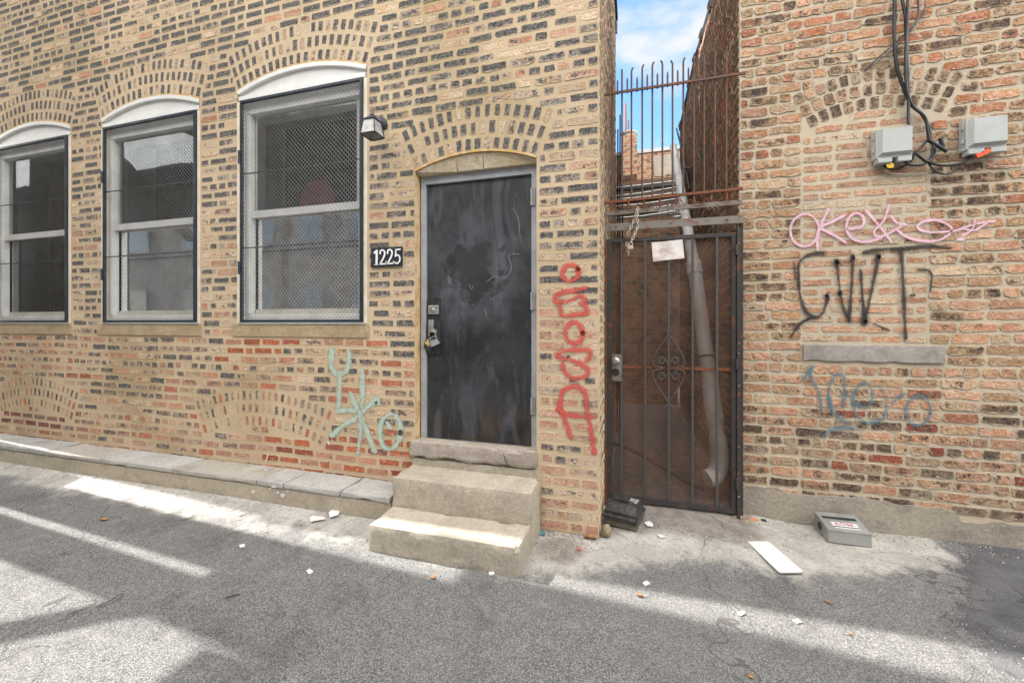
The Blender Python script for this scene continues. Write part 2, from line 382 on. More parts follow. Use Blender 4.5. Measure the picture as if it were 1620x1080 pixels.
# ------------------------------------------------------------------ brick laying
def inpoly(X, Y, poly):
    r = np.zeros(X.shape, bool); n = len(poly); j = n-1
    for i in range(n):
        xi, yi = poly[i]; xj, yj = poly[j]
        if yi != yj:
            r ^= ((yi > Y) != (yj > Y)) & (X < (xj-xi)*(Y-yi)/(yj-yi)+xi)
        j = i
    return r
class Bricks:
    def __init__(s, fn, seed=1):
        s.fn = fn; s.v = []; s.f = []; s.col = []; s.loc = []; s.hlf = []; s.R = random.Random(seed)
    def brick(s, cu, cv, hu, hv, ang, prot, col, jit=.003):
        R = s.R; n0 = len(s.v); ca, sa = math.cos(ang), math.sin(ang)
        r = min(hu, hv)*R.uniform(.3,.6); pts = []
        for i, (sx, sy) in enumerate(((1,1),(-1,1),(-1,-1),(1,-1))):
            for q in range(3):
                t = q*math.pi/4 if i in (0, 2) else q*math.pi/4
                an = {0:0, 1:math.pi/2, 2:math.pi, 3:1.5*math.pi}[i]+t
                pts.append((sx*(hu-r)+r*math.cos(an), sy*(hv-r)+r*math.sin(an)))
            if i in (0, 2):
                nseg = 4 if hu > .06 else 2
                for q in range(1, nseg): pts.append((sx*(hu-r)*(1-2*q/nseg), sy*hv))
            else: pts.append((sx*hu, 0))
        sd_ = R.uniform(0, 99); pp = []
        for x, y in pts:
            dx = mn.noise(Vector((x*30+sd_, y*30, 1)))*jit*1.7; dy = mn.noise(Vector((x*30, y*30+sd_, 9)))*jit*1.7
            pp.append((x+dx+R.uniform(-.3,.3)*jit, y+dy+R.uniform(-.3,.3)*jit))
        m = len(pp)
        tw = R.uniform(-.0015,.0015)
        for ring, (dd, ww) in enumerate(((0.0, -.004), (-.0025, prot))):
            for x, y in pp:
                q = 1+dd/max(hv, .01) ; x2, y2 = x*(1+dd/hu), y*q
                s.v.append(s.fn(cu+x2*ca-y2*sa, cv+x2*sa+y2*ca, ww+(tw*x/hu if ring else 0)))
                s.loc.append((x2, y2))
        fs = [tuple(n0+m+i for i in range(m))]+[(n0+i, n0+(i+1)%m, n0+m+(i+1)%m, n0+m+i) for i in range(m)]
        for f in fs: s.f.append(f); s.col.append(col); s.hlf.append((hu, hv))
    def courses(s, u0, u1, v0, v1, pitch, bl, bh, gap, colf, excl=(), prot=.003, header=7, sag=.004, jit=.003):
        R = s.R; row = 0; v = v0+pitch/2
        while v < v1:
            us = np.arange(u0, u1, .01); ok = np.ones(us.shape, bool)
            for p in excl:
                for dv in (-.4*bh, 0, .4*bh): ok &= ~inpoly(us, np.full(us.shape, v+dv), p)
            i = 0
            hd = header and row % header == header-1
            while i < len(us):
                if not ok[i]: i += 1; continue
                j = i
                while j+1 < len(us) and ok[j+1]: j += 1
                a, b = us[i], us[j]+.01; i = j+1
                x = a+gap/2
                first = True
                off = R.choice([1, .5, .75])
                while x < b-.02:
                    l = (bl*.44 if hd else bl)*R.uniform(.93, 1.06)
                    if not hd and R.random() < .13: l = bl*R.uniform(.4,.55)
                    if first and not hd: l *= off if row % 2 else 1
                    first = False
                    e = min(x+l, b-gap/2)
                    if b-gap/2-e < .05: e = b-gap/2
                    if e-x > .022:
                        cu, hu = (x+e)/2, (e-x)/2
                        dv = sag*mn.noise(Vector((cu*1.1, v*2, 3.1)))*2+R.uniform(-.002,.002)
                        s.brick(cu, v+dv, hu, bh/2*R.uniform(.9,1.06), R.uniform(-.008,.008), prot+R.uniform(-.0015,.002), colf(cu, v), jit)
                    x = e+gap*R.uniform(.8,1.2)
            v += pitch; row += 1
    def arch(s, A, nr, colf, prot=.003, ringh=.125, bl=.098, bw=.054, pitch=.08, jit=.005):
        cu, cv, R0, half = A
        for k in range(nr):
            rr = R0+.012+ringh*k+bl/2; n = max(3, round(2*half*rr/pitch)); st = s.R.uniform(0,.3)
            for i in range(n):
                a = -half+(i+.5)*2*half/n
                s.brick(cu+rr*math.sin(a), cv+rr*math.cos(a), bl/2*s.R.uniform(.9,1.05), bw/2*s.R.uniform(.85,1.1), math.pi/2-a, prot+s.R.uniform(-.001,.002), colf(cu+rr*math.sin(a), cv+rr*math.cos(a)), jit)
    def build(s, name, mat, par):
        me = bpy.data.meshes.new(name); me.from_pydata([tuple(v) for v in s.v], [], s.f)
        bm = bmesh.new(); bm.from_mesh(me); bm.normal_update()
        me2 = me; bm.free()
        ca = me.color_attributes.new('bcol', 'FLOAT_COLOR', 'CORNER')
        l1 = me.uv_layers.new(name='loc'); l2 = me.uv_layers.new(name='hlf')
        cc = []; a1 = []; a2 = []
        for f, c, h in zip(s.f, s.col, s.hlf):
            for i in f: cc += c; a1 += s.loc[i]; a2 += h
        ca.data.foreach_set('color', cc); l1.data.foreach_set('uv', a1); l2.data.foreach_set('uv', a2)
        me.materials.append(mat); me.update()
        o = bpy.data.objects.new(name, me); COL.objects.link(o); parent(o, par); return o
def arcgeo(x0, x1, zs, rise, extra=.0):
    w_ = (x1-x0); R0 = ((w_/2)**2+rise**2)/(2*rise); half = math.asin(w_/2/R0)+extra
    return ((x0+x1)/2, zs+rise-R0, R0, half)
def arcpts(A, r, n=14, half=None):
    cu, cv, R0, h = A; h = half or h
    return [(cu+r*math.sin(a), cv+r*math.cos(a)) for a in [-h+2*h*i/n for i in range(n+1)]]
def ringpoly(A, nr, ringh=.125):
    return arcpts(A, A[2]-.002)+arcpts(A, A[2]+ringh*nr-.018)[::-1]
def sheet_with_holes(name, outer, holes, fn, mat, par, depth=.12, rmat=None):
    bm = bmesh.new(); es = []
    for loop in [outer]+holes:
        vs = [bm.verts.new(fn(u, v, 0)) for u, v in loop]
        for i in range(len(vs)): es.append(bm.edges.new((vs[i], vs[(i+1) % len(vs)])))
    bmesh.ops.triangle_fill(bm, use_beauty=True, use_dissolve=False, edges=es)
    fs0 = list(bm.faces)
    for loop in holes:
        n = len(loop)
        a = [bm.verts.new(fn(u, v, 0)) for u, v in loop]; b = [bm.verts.new(fn(u, v, -depth)) for u, v in loop]
        for i in range(n):
            f = bm.faces.new((a[i], a[(i+1)%n], b[(i+1)%n], b[i])); f.material_index = 1
    me = bpy.data.meshes.new(name); bm.to_mesh(me); bm.free()
    me.materials.append(mat); me.materials.append(rmat or mat)
    o = bpy.data.objects.new(name, me); COL.objects.link(o); parent(o, par); return o
# ================================================================== GROUND (one sheet, fine near the camera)
def gz(x, y):
    z = 0.0
    t = min(max((y+.62)/.5, 0), 1); t = t*t*(3-2*t)
    k = min(max((-1.62-x)/.25, 0), 1)
    z += .065*t*k
    t2 = min(max((y+.05)/.5, 0), 1)*min(max((x+.3)/.3, 0), 1); z += .045*t2*min(max((1.15-x)/.5, 0), 1)
    z += .008*mn.noise(Vector((x*1.1, y*1.1, 0)))+.003*mn.noise(Vector((x*5, y*5, 2)))
    return z
def ground():
    xs = list(np.concatenate([[-120,-60,-30,-18,-12], np.arange(-9, 4.5, .045), [5,6,8,12,20,40,120]]))
    ys = list(np.concatenate([[-120,-60,-30,-15,-8,-5.5,-4.2], np.arange(-3.4, 1.0, .045), [1.2,1.6,2.5,4,7,12,25,60,120]]))
    v = []; ma = []
    for y in ys:
        for x in xs:
            near = -9 < x < 4.5 and -3.4 < y < 1.0
            v.append((x, y, gz(x, y) if near else 0.0))
            w1 = .10*mn.noise(Vector((x*2.3, y*2.3, 1)))+.04*mn.noise(Vector((x*9, y*9, 4)))
            w2 = .10*mn.noise(Vector((x*2.1, y*2.1, 9)))+.03*mn.noise(Vector((x*8, y*8, 7)))
            # concrete margin along the buildings
            if x < -.5: edge = -.66
            elif x < .3: edge = -.66+(x+.5)*.45
            else: edge = -.30+.06*math.sin(x*3)
            if x > 1.0: edge = -.28+(x-1.0)*.50
            cm = min(max((y+w1-edge)/.22, 0), 1)
            if x > 2.02+w2: cm *= 0
            # tar-black patch on the right
            tm = min(max((x+w2-1.62-(y+.1)*.55)/.28, 0), 1)*(min(max((y+.75+(x-1.6)*.25+w1)/.12, 0), 1))
            dm = 0.0
            if x > -.25 and y > -.05: dm = min(max((y+w1+.0)/.25, 0), 1)*min(max((1.05-x)/.35, 0), 1)*min(max((x+.25)/.08,0),1)
            d2 = max(0, 1-math.hypot((x+.47)/.25, (y+.22)/.28)); dm = max(dm, min(1, d2*1.2))
            ma.append((cm, tm, dm, 1))
    nx = len(xs); f = [(j*nx+i, j*nx+i+1, (j+1)*nx+i+1, (j+1)*nx+i) for j in range(len(ys)-1) for i in range(nx-1)]
    me = bpy.data.meshes.new('ground'); me.from_pydata(v, [], f)
    ca = me.color_attributes.new('gm', 'FLOAT_COLOR', 'POINT'); ca.data.foreach_set('color', [c for q in ma for c in q])
    me.polygons.foreach_set('use_smooth', [True]*len(f))
    M = NT('alley_surface'); a = M.attr('gm'); sc = M.n('ShaderNodeSeparateColor'); M.put(sc.inputs[0], a.outputs['Color'])
    vd = M.vor(210); vc = M.vor(210, out='Color'); sv = M.n('ShaderNodeSeparateColor'); M.put(sv.inputs[0], vc)
    v2 = M.vor(320, out='Color'); sv2 = M.n('ShaderNodeSeparateColor'); M.put(sv2.inputs[0], v2)
    asp = M.mix(M.ramp(sv.outputs[0], .1, 1), (.13,.132,.138), (.37,.368,.362))
    asp = M.mix(M.ramp(sv2.outputs[1], .45, 1, 0, .6), asp, (.085,.085,.09))
    asp = M.mix(M.ramp(sv.outputs[1], .86, .96, 0, .8), asp, (.42,.41,.38))
    asp = M.mix(M.ramp(vd, .38, .8, 0, .6), asp, (.06,.06,.062))
    asp = M.mix(M.ramp(M.noise(.8, 5), .42, .62, 0, .25), asp, (.22,.215,.205))
    asp = M.mix(M.ramp(M.noise(3.2, 5, .65), .55, .75, 0, .5), asp, (.09,.09,.095))
    asp = M.mix(M.ramp(M.noise(1.7, 8, .72), .50, .64, 0, .55), asp, M.mix(1.0, asp, (.52,.52,.55), 'MULTIPLY'))
    asp = M.mix(M.ramp(M.noise(42, 5, .75), .57, .66, 0, .7), asp, (.055,.055,.058))
    asp = M.mix(M.ramp(M.noise(24, 6, .8), .60, .70, 0, .6), asp, (.36,.355,.34))
    con = M.mix(M.ramp(M.noise(3, 7, .65), .36, .64), (.42,.405,.375), (.31,.295,.27))
    con = M.mix(M.ramp(M.noise(14, 6, .7), .56, .70, 0, .7), con, (.22,.20,.18))
    con = M.mix(M.ramp(M.noise(20, 8, .8), .53, .60, 0, .55), con, (.2,.185,.165)); con = M.mix(M.ramp(M.noise(60, 4, .7), .58, .66, 0, .8), con, (.14,.13,.12))
    con = M.mix(M.ramp(M.noise(38, 4, .7), .60, .72, 0, .6), con, (.60,.585,.55))
    nn = M.math('ADD', M.math('MULTIPLY', M.math('SUBTRACT', M.noise(7, 7, .72), .5), 2.6), M.math('MULTIPLY', M.math('SUBTRACT', M.noise(70, 3, .7), .5), .9))
    cmask = M.ramp(M.math('ADD', sc.outputs[0], nn), .05, .95)
    tarc = M.mix(M.ramp(M.noise(6, 5), .4, .65), (.06,.063,.07), (.12,.122,.128))
    tarc = M.mix(.55, tarc, M.mix(1.0, asp, (.5,.5,.53), 'MULTIPLY'))
    tmask = M.ramp(M.math('ADD', sc.outputs[1], M.math('MULTIPLY', nn, .7)), .4, .6)
    dirt = M.mix(M.ramp(M.noise(12, 6, .7), .4, .6), (.22,.195,.175), (.145,.125,.11))
    c = M.mix(cmask, asp, con); c = M.mix(tmask, c, tarc)
    c = M.mix(M.math('MULTIPLY', M.ramp(M.math('ADD', sc.outputs[2], M.math('MULTIPLY', nn, .5)), .25, .75), .85), c, dirt)
    # hairline cracks
    wv = M.n('ShaderNodeVectorMath', operation='ADD'); M.put(wv.inputs[0], M.tc.outputs['Object'])
    nv = M.n('ShaderNodeTexNoise'); nv.inputs['Scale'].default_value = 3; M.put(nv.inputs['Vector'], M.tc.outputs['Object']); M.put(wv.inputs[1], nv.outputs['Color'])
    crk = M.vor(.24, 'DISTANCE_TO_EDGE', wv.outputs[0]); ck = M.ramp(crk, .0008, .0022, 1, 0)
    c = M.mix(M.math('MULTIPLY', ck, .55), c, (.045,.04,.035))
    M.set(Base_Color=c, Roughness=.92); M.b.inputs['Specular IOR Level'].default_value = .25
    hA = M.math('MULTIPLY', vd, -1.0); hC = M.math('MULTIPLY', M.noise(45, 6, .65), .5)
    h = M.n('ShaderNodeMix', data_type='FLOAT'); M.put(h.inputs['Factor'], M.math('MAXIMUM', cmask, tmask)); M.put(h.inputs['A'], hA); M.put(h.inputs['B'], hC)
    M.bump(M.math('SUBTRACT', h.outputs['Result'], M.math('MULTIPLY', ck, .1)), .75, .012)
    me.materials.append(M.m); o = bpy.data.objects.new('ground', me); COL.objects.link(o); tag(o, kind='structure')
ground()
# ================================================================== TAN BUILDING
XR = P(948, 500, 0).x; XL = -9.4; TOP = 5.6; ZL = EYE
fnA = lambda u, v, w: Vector((u, -w, v))
bA = empty('brick_building', (XR, 0, 0), 'tan pointed brick building with three arched barred windows and a black door', 'building')
D_X0, D_X1 = -1.70, -.69
wins = [(-7.33, -5.93), (-5.43, -4.03), (-3.56, -2.15)]
ZS, RISE, SILL = EYE+2.165, .125, EYE+.0
WA = [arcgeo(a, b, ZS, RISE) for a, b in wins]
DA = arcgeo(D_X0, D_X1, EYE+1.225, .10)
# blind basement arches
BAs = [arcgeo(-7.25, -5.90, EYE-1.08, .125), arcgeo(-3.98, -2.60, EYE-1.08, .125)]
holes = []
for (a, b), A in zip(wins, WA): holes.append([(a, SILL), (b, SILL)]+arcpts(A, A[2])[::-1][0:])
holes.append([(D_X0, EYE-.95), (D_X1, EYE-.95)]+arcpts(DA, DA[2])[::-1])
excl = []
for h, A in zip(holes[:3], WA): excl += [h, ringpoly(A, 3)]
for a, b in wins: excl.append([(a-.06, SILL-.135), (b+.03, SILL-.135), (b+.03, SILL), (a-.06, SILL)])
excl += [holes[3], ringpoly(DA, 3), [(D_X0-.02, 0), (D_X1+.01, 0), (D_X1+.01, EYE-.9), (D_X0-.02, EYE-.9)]]
for A in BAs: excl.append(ringpoly(A, 3, .118))
def reveal_mat():
    M = NT('painted_reveal'); c = M.mix(M.ramp(M.noise(12, 5), .4, .62), (.60,.45,.26), (.48,.31,.14))
    c = M.mix(M.ramp(M.noise(30, 4), .55, .7, 0, .7), c, (.55,.47,.36)); M.set(Base_Color=c, Roughness=.85); M.bump(M.noise(25, 5), .6, .012); return M.m
M_rev = reveal_mat()
sheet_with_holes('wall', [(XL,0),(XR,0),(XR,TOP),(XL,TOP)], holes, fnA, M_MT, bA, .13, M_rev)
RA = random.Random(5)
def pick(R, table):
    t = R.random()*sum(q[0] for q in table)
    for w_, c, d in table:
        t -= w_
        if t <= 0: break
    k = R.uniform(.78, 1.16); d = d+R.uniform(-.22, .16)
    return (min(c[0]*k,1), min(c[1]*k,1), min(c[2]*k,1), max(0, d))
T_up = [(5,(.46,.40,.33),.80),(3,(.42,.37,.31),.66),(1.6,(.64,.52,.38),.26),(1.0,(.50,.42,.34),.44),(.35,(.58,.34,.23),.28)]
T_mid = [(3,(.46,.41,.35),.64),(2.4,(.38,.35,.31),.55),(2.2,(.66,.54,.41),.26),(.7,(.58,.38,.28),.24)]
T_low = [(2.6,(.46,.36,.27),.54),(2,(.60,.45,.31),.36),(1.5,(.58,.34,.23),.24),(1.2,(.64,.51,.38),.26),(.7,(.50,.20,.12),.15)]
T_pink = [(3,(.62,.41,.32),.16),(2,(.63,.51,.41),.22),(2,(.54,.32,.25),.20),(.8,(.44,.38,.32),.5)]
T_red = [(3,(.50,.16,.08),.10),(2,(.55,.30,.21),.15),(1,(.38,.12,.08),.2),(.6,(.40,.34,.28),.4)]
T_dred = [(3,(.26,.10,.085),.25),(2,(.38,.20,.16),.25),(1,(.42,.34,.26),.35)]
def colA(u, v):
    z = v-EYE; R = RA; n = mn.noise(Vector((u*1.3, v*1.6, 0)))*.25
    if u > -.69:
        if z+n*.5 < .15 and z < .22: return pick(R, T_pink)
        return pick(R, T_mid)
    if z > -.05:
        if z > 1.5+n or u < -6: return pick(R, T_up)
        return pick(R, T_mid)
    if -3.2 < u < -1.7 and z < -.95+n*.4: return pick(R, T_red)
    if -4.9 < u < -3.0 and z < -.95+n: return pick(R, T_pink if R.random() < .6 else T_low)
    if -7.3 < u < -5.7 and -1.2 < z < -.85: return pick(R, T_dred)
    if -3.8 < u < -2.4 and -.38 < z < -.15 and R.random() < .6: return pick(R, T_red)
    if z < -1.1: return pick(R, T_low if R.random() < .6 else T_pink)
    return pick(R, T_low)
M_ochre = simple('ochre_caulk', (.50,.31,.10), .8, c2=(.58,.44,.25), sc=14, bs=.4)
B = Bricks(fnA, 3)
for A in WA+[DA]:
    m = MB(); pr_ = MB(); q = arcpts(A, A[2]-.001)+arcpts(A, A[2]+.016)[::-1]; m.prism(q, -.02, .004, fnA); m.build('arch_caulk', M_ochre, bA)
colD = lambda u, v: pick(RA, [(5,(.40,.36,.31),.78),(1.4,(.56,.46,.35),.28)])
B.courses(XL, XR-.004, .16-.0815*2+.01, TOP-.05, .0815, .198, .058, .021, colA, excl, prot=.0022, sag=.008, jit=.0055)
for A in WA: B.arch(A, 3, colD, .002)
B.arch(DA, 3, colD, .002)
for A in BAs: B.arch(A, 3, lambda u, v: pick(RA, T_low), .002, .118, .09, .045, .075)
B.build('brickwork', M_BT, bA)
# side face of the building along the passage, back and roof
fnS = lambda u, v, w: Vector((XR+w, u, v))
m = MB(); LEN = 2.75
m.add([(XR,0,0),(XR,LEN,0),(XR,LEN,TOP),(XR,0,TOP)], [(0,1,2,3)])
m.build('side_wall', M_MT, bA)
B = Bricks(fnS, 9); B.courses(.004, LEN, .05, TOP-.05, .0815, .195, .054, .024, lambda u, v: pick(RA, [(3,(.50,.40,.29),.22),(2,(.38,.32,.26),.42),(1,(.50,.30,.2),.2)]), (), prot=.004, sag=.006)
B.build('side_brickwork', M_BT, bA)
m = MB(); m.box((XL,.135,TOP-.25),(XR-.01,LEN-.01,TOP-.02)); m.box((XL,LEN-.2,0),(XR-.01,LEN-.005,TOP-.26)); m.box((XL,.14,0),(XL+.2,LEN-.21,TOP-.26))
m.box((XL-.02,-.05,TOP+.003),(XR+.03,LEN+.03,TOP+.09)); m.box((XL+.21,.16,.003),(XR-.02,LEN-.21,.02))
m.build('roof', M_tar, bA)
m = MB(); a = P(977, 30, LEN-.05); m.tube([(XR+.012, LEN-.12, P(978,62,LEN).z), (XR+.012, LEN-.12, 5.5)], .018, 10); m.build('gutter', M_tar, bA)
# windows ------------------------------------------------------------------
def expanded(mb, x0, x1, z0, z1, y, cw=.019, ch=.040):
    nx = int((x1-x0)/cw); nz_ = int((z1-z0)/(ch/2)); cw = (x1-x0)/nx; st = .0062
    for i in range(nx+1):
        for k in range(nz_):
            za, zb = z0+k*ch/2, z0+(k+1)*ch/2
            if zb > z1: break
            xa = x0+i*cw+(cw*.42 if (k+i) % 2 else -cw*.42); xb = x0+i*cw+(-cw*.42 if (k+i) % 2 else cw*.42)
            xa = min(max(xa, x0), x1); xb = min(max(xb, x0), x1)
            mb.add([(xa-st/2,y,za),(xa+st/2,y-.002,za),(xb+st/2,y-.002,zb),(xb-st/2,y,zb)], [(0,1,2,3)])
for wi, ((a, b), A) in enumerate(zip(wins, WA)):
    W_ = empty('window', ((a+b)/2, 0, SILL)); parent(W_, bA)
    gx0, gx1 = a+.055, b-.035; gz1 = EYE+2.06
    # stone sill belongs to the window
    m = MB(); m.box((a-.055, -.012, SILL-.125), (b+.025, .10, SILL-.008), bev=.006); o = m.build('sill', M_sillst, W_)
    m = MB(); m.box((a+.02, -.02, SILL-.008), (b-.0, .06, SILL+.004)); m.build('sill_flashing', M_greyp, W_)
    # casing
    m = MB(); m.box((a, -.004, SILL+.006), (gx0-.004, .05, gz1)); m.build('casing', M_wood, W_); m = MB(); m.box((gx1+.004, -.004, SILL+.006), (b, .05, gz1)); m.build('casing', M_wood, W_)
    # arched head panel with moulding
    m = MB(); ap = arcpts(A, A[2]-.004); m.prism([(a+.002, gz1+.006), (b-.002, gz1+.006)]+ap[::-1], -.04, -.020, fnA)
    m.prism(arcpts(A, A[2]-.0)+arcpts(A, A[2]-.035)[::-1], -.02, .008, fnA)
    m.box((a+.02, -.006, gz1+.008), (b-.02, .02, gz1+.05), bev=.004); m.build('head_panel', M_white, W_)
    # window frame (outer) and sashes set back in the opening
    y0 = .032; m = MB(); sx0, sx1 = a+.0, b-.0
    for (q0, q1, r0, r1) in ((sx0, sx0+.125, SILL, gz1), (sx1-.10, sx1, SILL, gz1), (sx0+.125, sx1-.10, gz1-.12, gz1), (sx0+.125, sx1-.10, SILL, SILL+.085)): m.box((q0, y0, r0), (q1, y0+.05, r1))
    m.box((sx0+.09, y0-.012, SILL+.09), (sx0+.118, y0, gz1-.10)); m.box((sx0+.1, y0-.012, gz1-.115), (sx1-.08, y0, gz1-.09)); m.box((sx0+.1, y0-.014, SILL+.03), (sx1-.08, y0, SILL+.06))
    m.build('frame', M_sash, W_)
    i0, i1 = sx0+.125, sx1-.10; zm = SILL+1.0; t0, t1 = SILL+.085, gz1-.12
    for nm, za, zb, yy, hgt in (('upper_sash', zm, t1, .050, .04), ('lower_sash', t0, zm, .075, .045)):
        m = MB(); sw = .038; sl_ = .125
        m.box((i0+.016, yy+.02, za), (i0+sl_, yy+.03, zb)); m.box((i1-sw, yy, za), (i1, yy+.03, zb))
        m.box((i0+sl_, yy, zb-.012), (i1-sw, yy+.03, zb)) if nm == 'lower_sash' else m.box((i0+sl_, yy+.02, zb-.09), (i1-sw, yy+.03, zb-.012))
        m.box((i0+.016, yy-.004, za-(.018 if nm == 'upper_sash' else 0)), (i1-sw, yy+.03, za+.045))
        m.build(nm, M_sashg, W_)
        if nm == 'upper_sash': m = MB(); m.box((i0+.004, yy-.012, za-.018), (i1-.004, yy-.005, za+.046)); m.build('meeting_rail', M_sash, W_)
        m = MB(); m.add([(i0+sw-.004, yy+.016, za+.04), (i1-sw+.004, yy+.016, za+.04), (i1-sw+.004, yy+.016, zb-.02), (i0+sw-.004, yy+.016, zb-.02)], [(0,1,2,3)])
        m.build('pane', M_glass, W_)
    # plastered reveal and dark room behind
    m = MB(); ri0, ri1, rb = i0-.02, i1+.02, .45
    v = [(ri0,.16,SILL+.02),(ri0,rb,SILL+.02),(ri0,rb,gz1-.06),(ri0,.16,gz1-.06),(ri1,.16,SILL+.02),(ri1,rb,SILL+.02),(ri1,rb,gz1-.06),(ri1,.16,gz1-.06)]
    m.add(v, [(0,1,2,3),(4,7,6,5),(3,2,6,7),(0,4,5,1)]); m.build('reveal', M_ltint, W_)
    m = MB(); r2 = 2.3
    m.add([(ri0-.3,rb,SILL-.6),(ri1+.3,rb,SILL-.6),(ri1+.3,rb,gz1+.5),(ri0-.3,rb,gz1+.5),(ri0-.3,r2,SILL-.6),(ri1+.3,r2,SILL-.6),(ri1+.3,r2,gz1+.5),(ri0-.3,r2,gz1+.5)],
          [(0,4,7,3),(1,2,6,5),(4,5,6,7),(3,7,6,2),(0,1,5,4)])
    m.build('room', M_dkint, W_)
    # security grille
    m = MB(); f_ = .022; y1 = -.012
    for (p, q) in (((gx0, SILL+.008),(gx0+f_, gz1)), ((gx1-f_, SILL+.008),(gx1, gz1)), ((gx0+f_, gz1-f_),(gx1-f_, gz1)), ((gx0+f_, SILL+.008),(gx1-f_, SILL+.008+f_))):
        m.box((p[0], y1-.012, p[1]), (q[0], y1+.012, q[1]))
    for k in (1, 2):
        zz = SILL+.008+(gz1-SILL)*k/3; m.box((gx0+f_, y1-.001, zz-.005), (gx1-f_, y1+.008, zz+.005))
    for k in (.25, .75): m.tube([(gx0-.004, y1-.016, SILL+2.05*k-.06), (gx0-.004, y1-.016, SILL+2.05*k+.06)], .010, 8)
    g_ = m.build('security_grille', M_navy, W_)
    m = MB(); expanded(m, gx0+f_, gx1-f_, SILL+.008+f_, gz1-f_, y1-.004); m.build('grille_mesh', M_mesh, W_, fixn=False)
# red octagon added inside, imitating a red patch on the near pane
m = MB(); c0 = P(500, 318, .42); pr = [(c0.x+.22*math.cos(rad(22.5+45*k)), c0.z+.22*math.sin(rad(22.5+45*k))) for k in range(8)]
m.prism(pr, -.44, -.425, fnA); m.box((c0.x-.02,.445,SILL-.5),(c0.x+.02,.47,c0.z+.1))
tag(m.build('octagon_stand_in', M_red, None), 'red octagon added behind the window nearest the door, imitating a red patch on the glass', 'board')
# door ---------------------------------------------------------------------
yd = .10; kd = (CD+yd)/CD
dr = empty('door', ((D_X0+D_X1)/2, yd, EYE-.93)); parent(dr, bA)
f0 = P(668, 400, yd).x; f1 = D_X1+.01; zt = P(668, 283, yd).z; zb = EYE-.955
l0, l1 = P(676, 400, yd).x, P(841, 400, yd).x; lt = P(676, 294, yd).z; lb = P(676, 691, yd).z
m = MB(); m.box((f0, yd-.02, zb), (l0-.004, yd+.06, zt)); m.box((l1+.004, yd-.02, zb), (f1, yd+.06, zt)); m.box((l0-.004, yd-.02, lt+.004), (l1+.004, yd+.06, zt))
m.build('door_frame', M_frame, dr)
def door_mat():
    M = NT('black_door_paint'); o_ = M.tc.outputs['Object']
    c = M.mix(M.ramp(M.noise(3, 6, .6), .35, .65), (.012,.013,.015), (.026,.028,.033))
    smear = M.ramp(M.noise(2.2, 7, .6, scale3=(1.8,1,.55), dist=1.3), .50, .66); c = M.mix(M.math('MULTIPLY', smear, .40), c, (.11,.12,.145))
    wipe = M.ramp(M.noise(5, 6, .6, scale3=(2.2,1,.35), dist=.8), .55, .72); c = M.mix(M.math('MULTIPLY', wipe, .14), c, (.2,.21,.23))
    sq = M.n('ShaderNodeSeparateXYZ'); M.put(sq.inputs[0], o_); c0 = P(748, 428, .1)
    dx = M.math('DIVIDE', M.math('SUBTRACT', sq.outputs[0], c0.x), .25); dz = M.math('DIVIDE', M.math('SUBTRACT', sq.outputs[2], c0.z), .24)
    dd = M.math('SQRT', M.math('ADD', M.math('MULTIPLY', dx, dx), M.math('MULTIPLY', dz, dz)))
    dd = M.math('ADD', dd, M.math('MULTIPLY', M.math('SUBTRACT', M.noise(7, 5, .6), .5), 3.2))
    c = M.mix(M.ramp(dd, .9, 2.2, .22, 0), c, (.15,.16,.185)); c = M.mix(M.ramp(dd, .66, 1.05, .85, 0), c, (.017,.018,.020))
    sp = M.ramp(M.noise(55, 3, .75), .71, .75); c = M.mix(M.math('MULTIPLY', sp, .7), c, (.5,.5,.5))
    sz = M.n('ShaderNodeSeparateXYZ'); M.put(sz.inputs[0], o_)
    ru = M.math('MULTIPLY', M.ramp(sz.outputs[2], .58, 1.05, 1, 0), M.ramp(M.noise(7, 5, .6, scale3=(1,1,.4)), .45, .7, 0, .5)); c = M.mix(ru, c, (.11,.065,.035))
    M.set(Base_Color=c, Roughness=M.ramp(M.noise(6, 5), .3, .7, .38, .62)); M.bump(M.noise(18, 4), .15, .006); return M.m
m = MB(); m.box((l0, yd+.004, lb), (l1, yd+.05, lt), bev=.003); m.build('door_leaf', door_mat(), dr)
m = MB(); m.box((l0, yd-.016, zb), (l1, yd+.055, lb-.004)); m.build('threshold_plate', M_galv, dr)
for py0, py1 in ((298, 325), (463, 490), (628, 655)):
    p, q = P(841.5, py1, yd-.03), P(841.5, py0, yd-.03); m = MB(); m.tube([p, q], .011, 8); m.box((p.x, yd-.03, p.z), (p.x+.022, yd-.018, q.z)); m.build('hinge', M_frame, dr)
m = MB(); p, q = P(677.5, 560, yd), P(697, 471, yd); m.box((p.x, yd-.008, p.z), (q.x, yd+.003, q.z), bev=.002); m.build('lock_plate', M_black, dr)
m = MB(); p, q = P(679, 497, yd), P(695.5, 483, yd); m.box((p.x, yd-.022, p.z), (q.x, yd-.009, q.z), bev=.006); c = P(687.5, 490.5, yd); m.lathe([(.016,0),(.016,.008),(.008,.012)], (c.x, yd-.022, c.z), 'Y')
m.build('deadbolt', M_steel, dr)
m = MB(); p, q = P(680.5, 526, yd), P(688, 506, yd); m.box((p.x, yd-.035, p.z), (q.x, yd-.009, q.z), bev=.004); m.build('pull_handle', M_steel, dr)
# chalk scratches on the leaf
M_scr = spray('scratch_paint', (.5,.5,.5), .75, .8)
m = MB(); ribbon(m, [[(770,446),(782,437),(797,440),(806,432),(809,420),(805,408),(808,402),(822,402)], [(708,440),(712,448),(713,442),(709,438)], [(742,450),(746,458),(748,452)], [(812,330),(820,345),(822,368),(826,385)], [(775,470),(781,474),(782,468)], [(750,478),(749,484)], [(766,488),(770,500)], [(815,305),(818,308),(816,311)]], 1.0, yd, .0, base=None); m.build('scratch', M_scr, dr, uv=True)
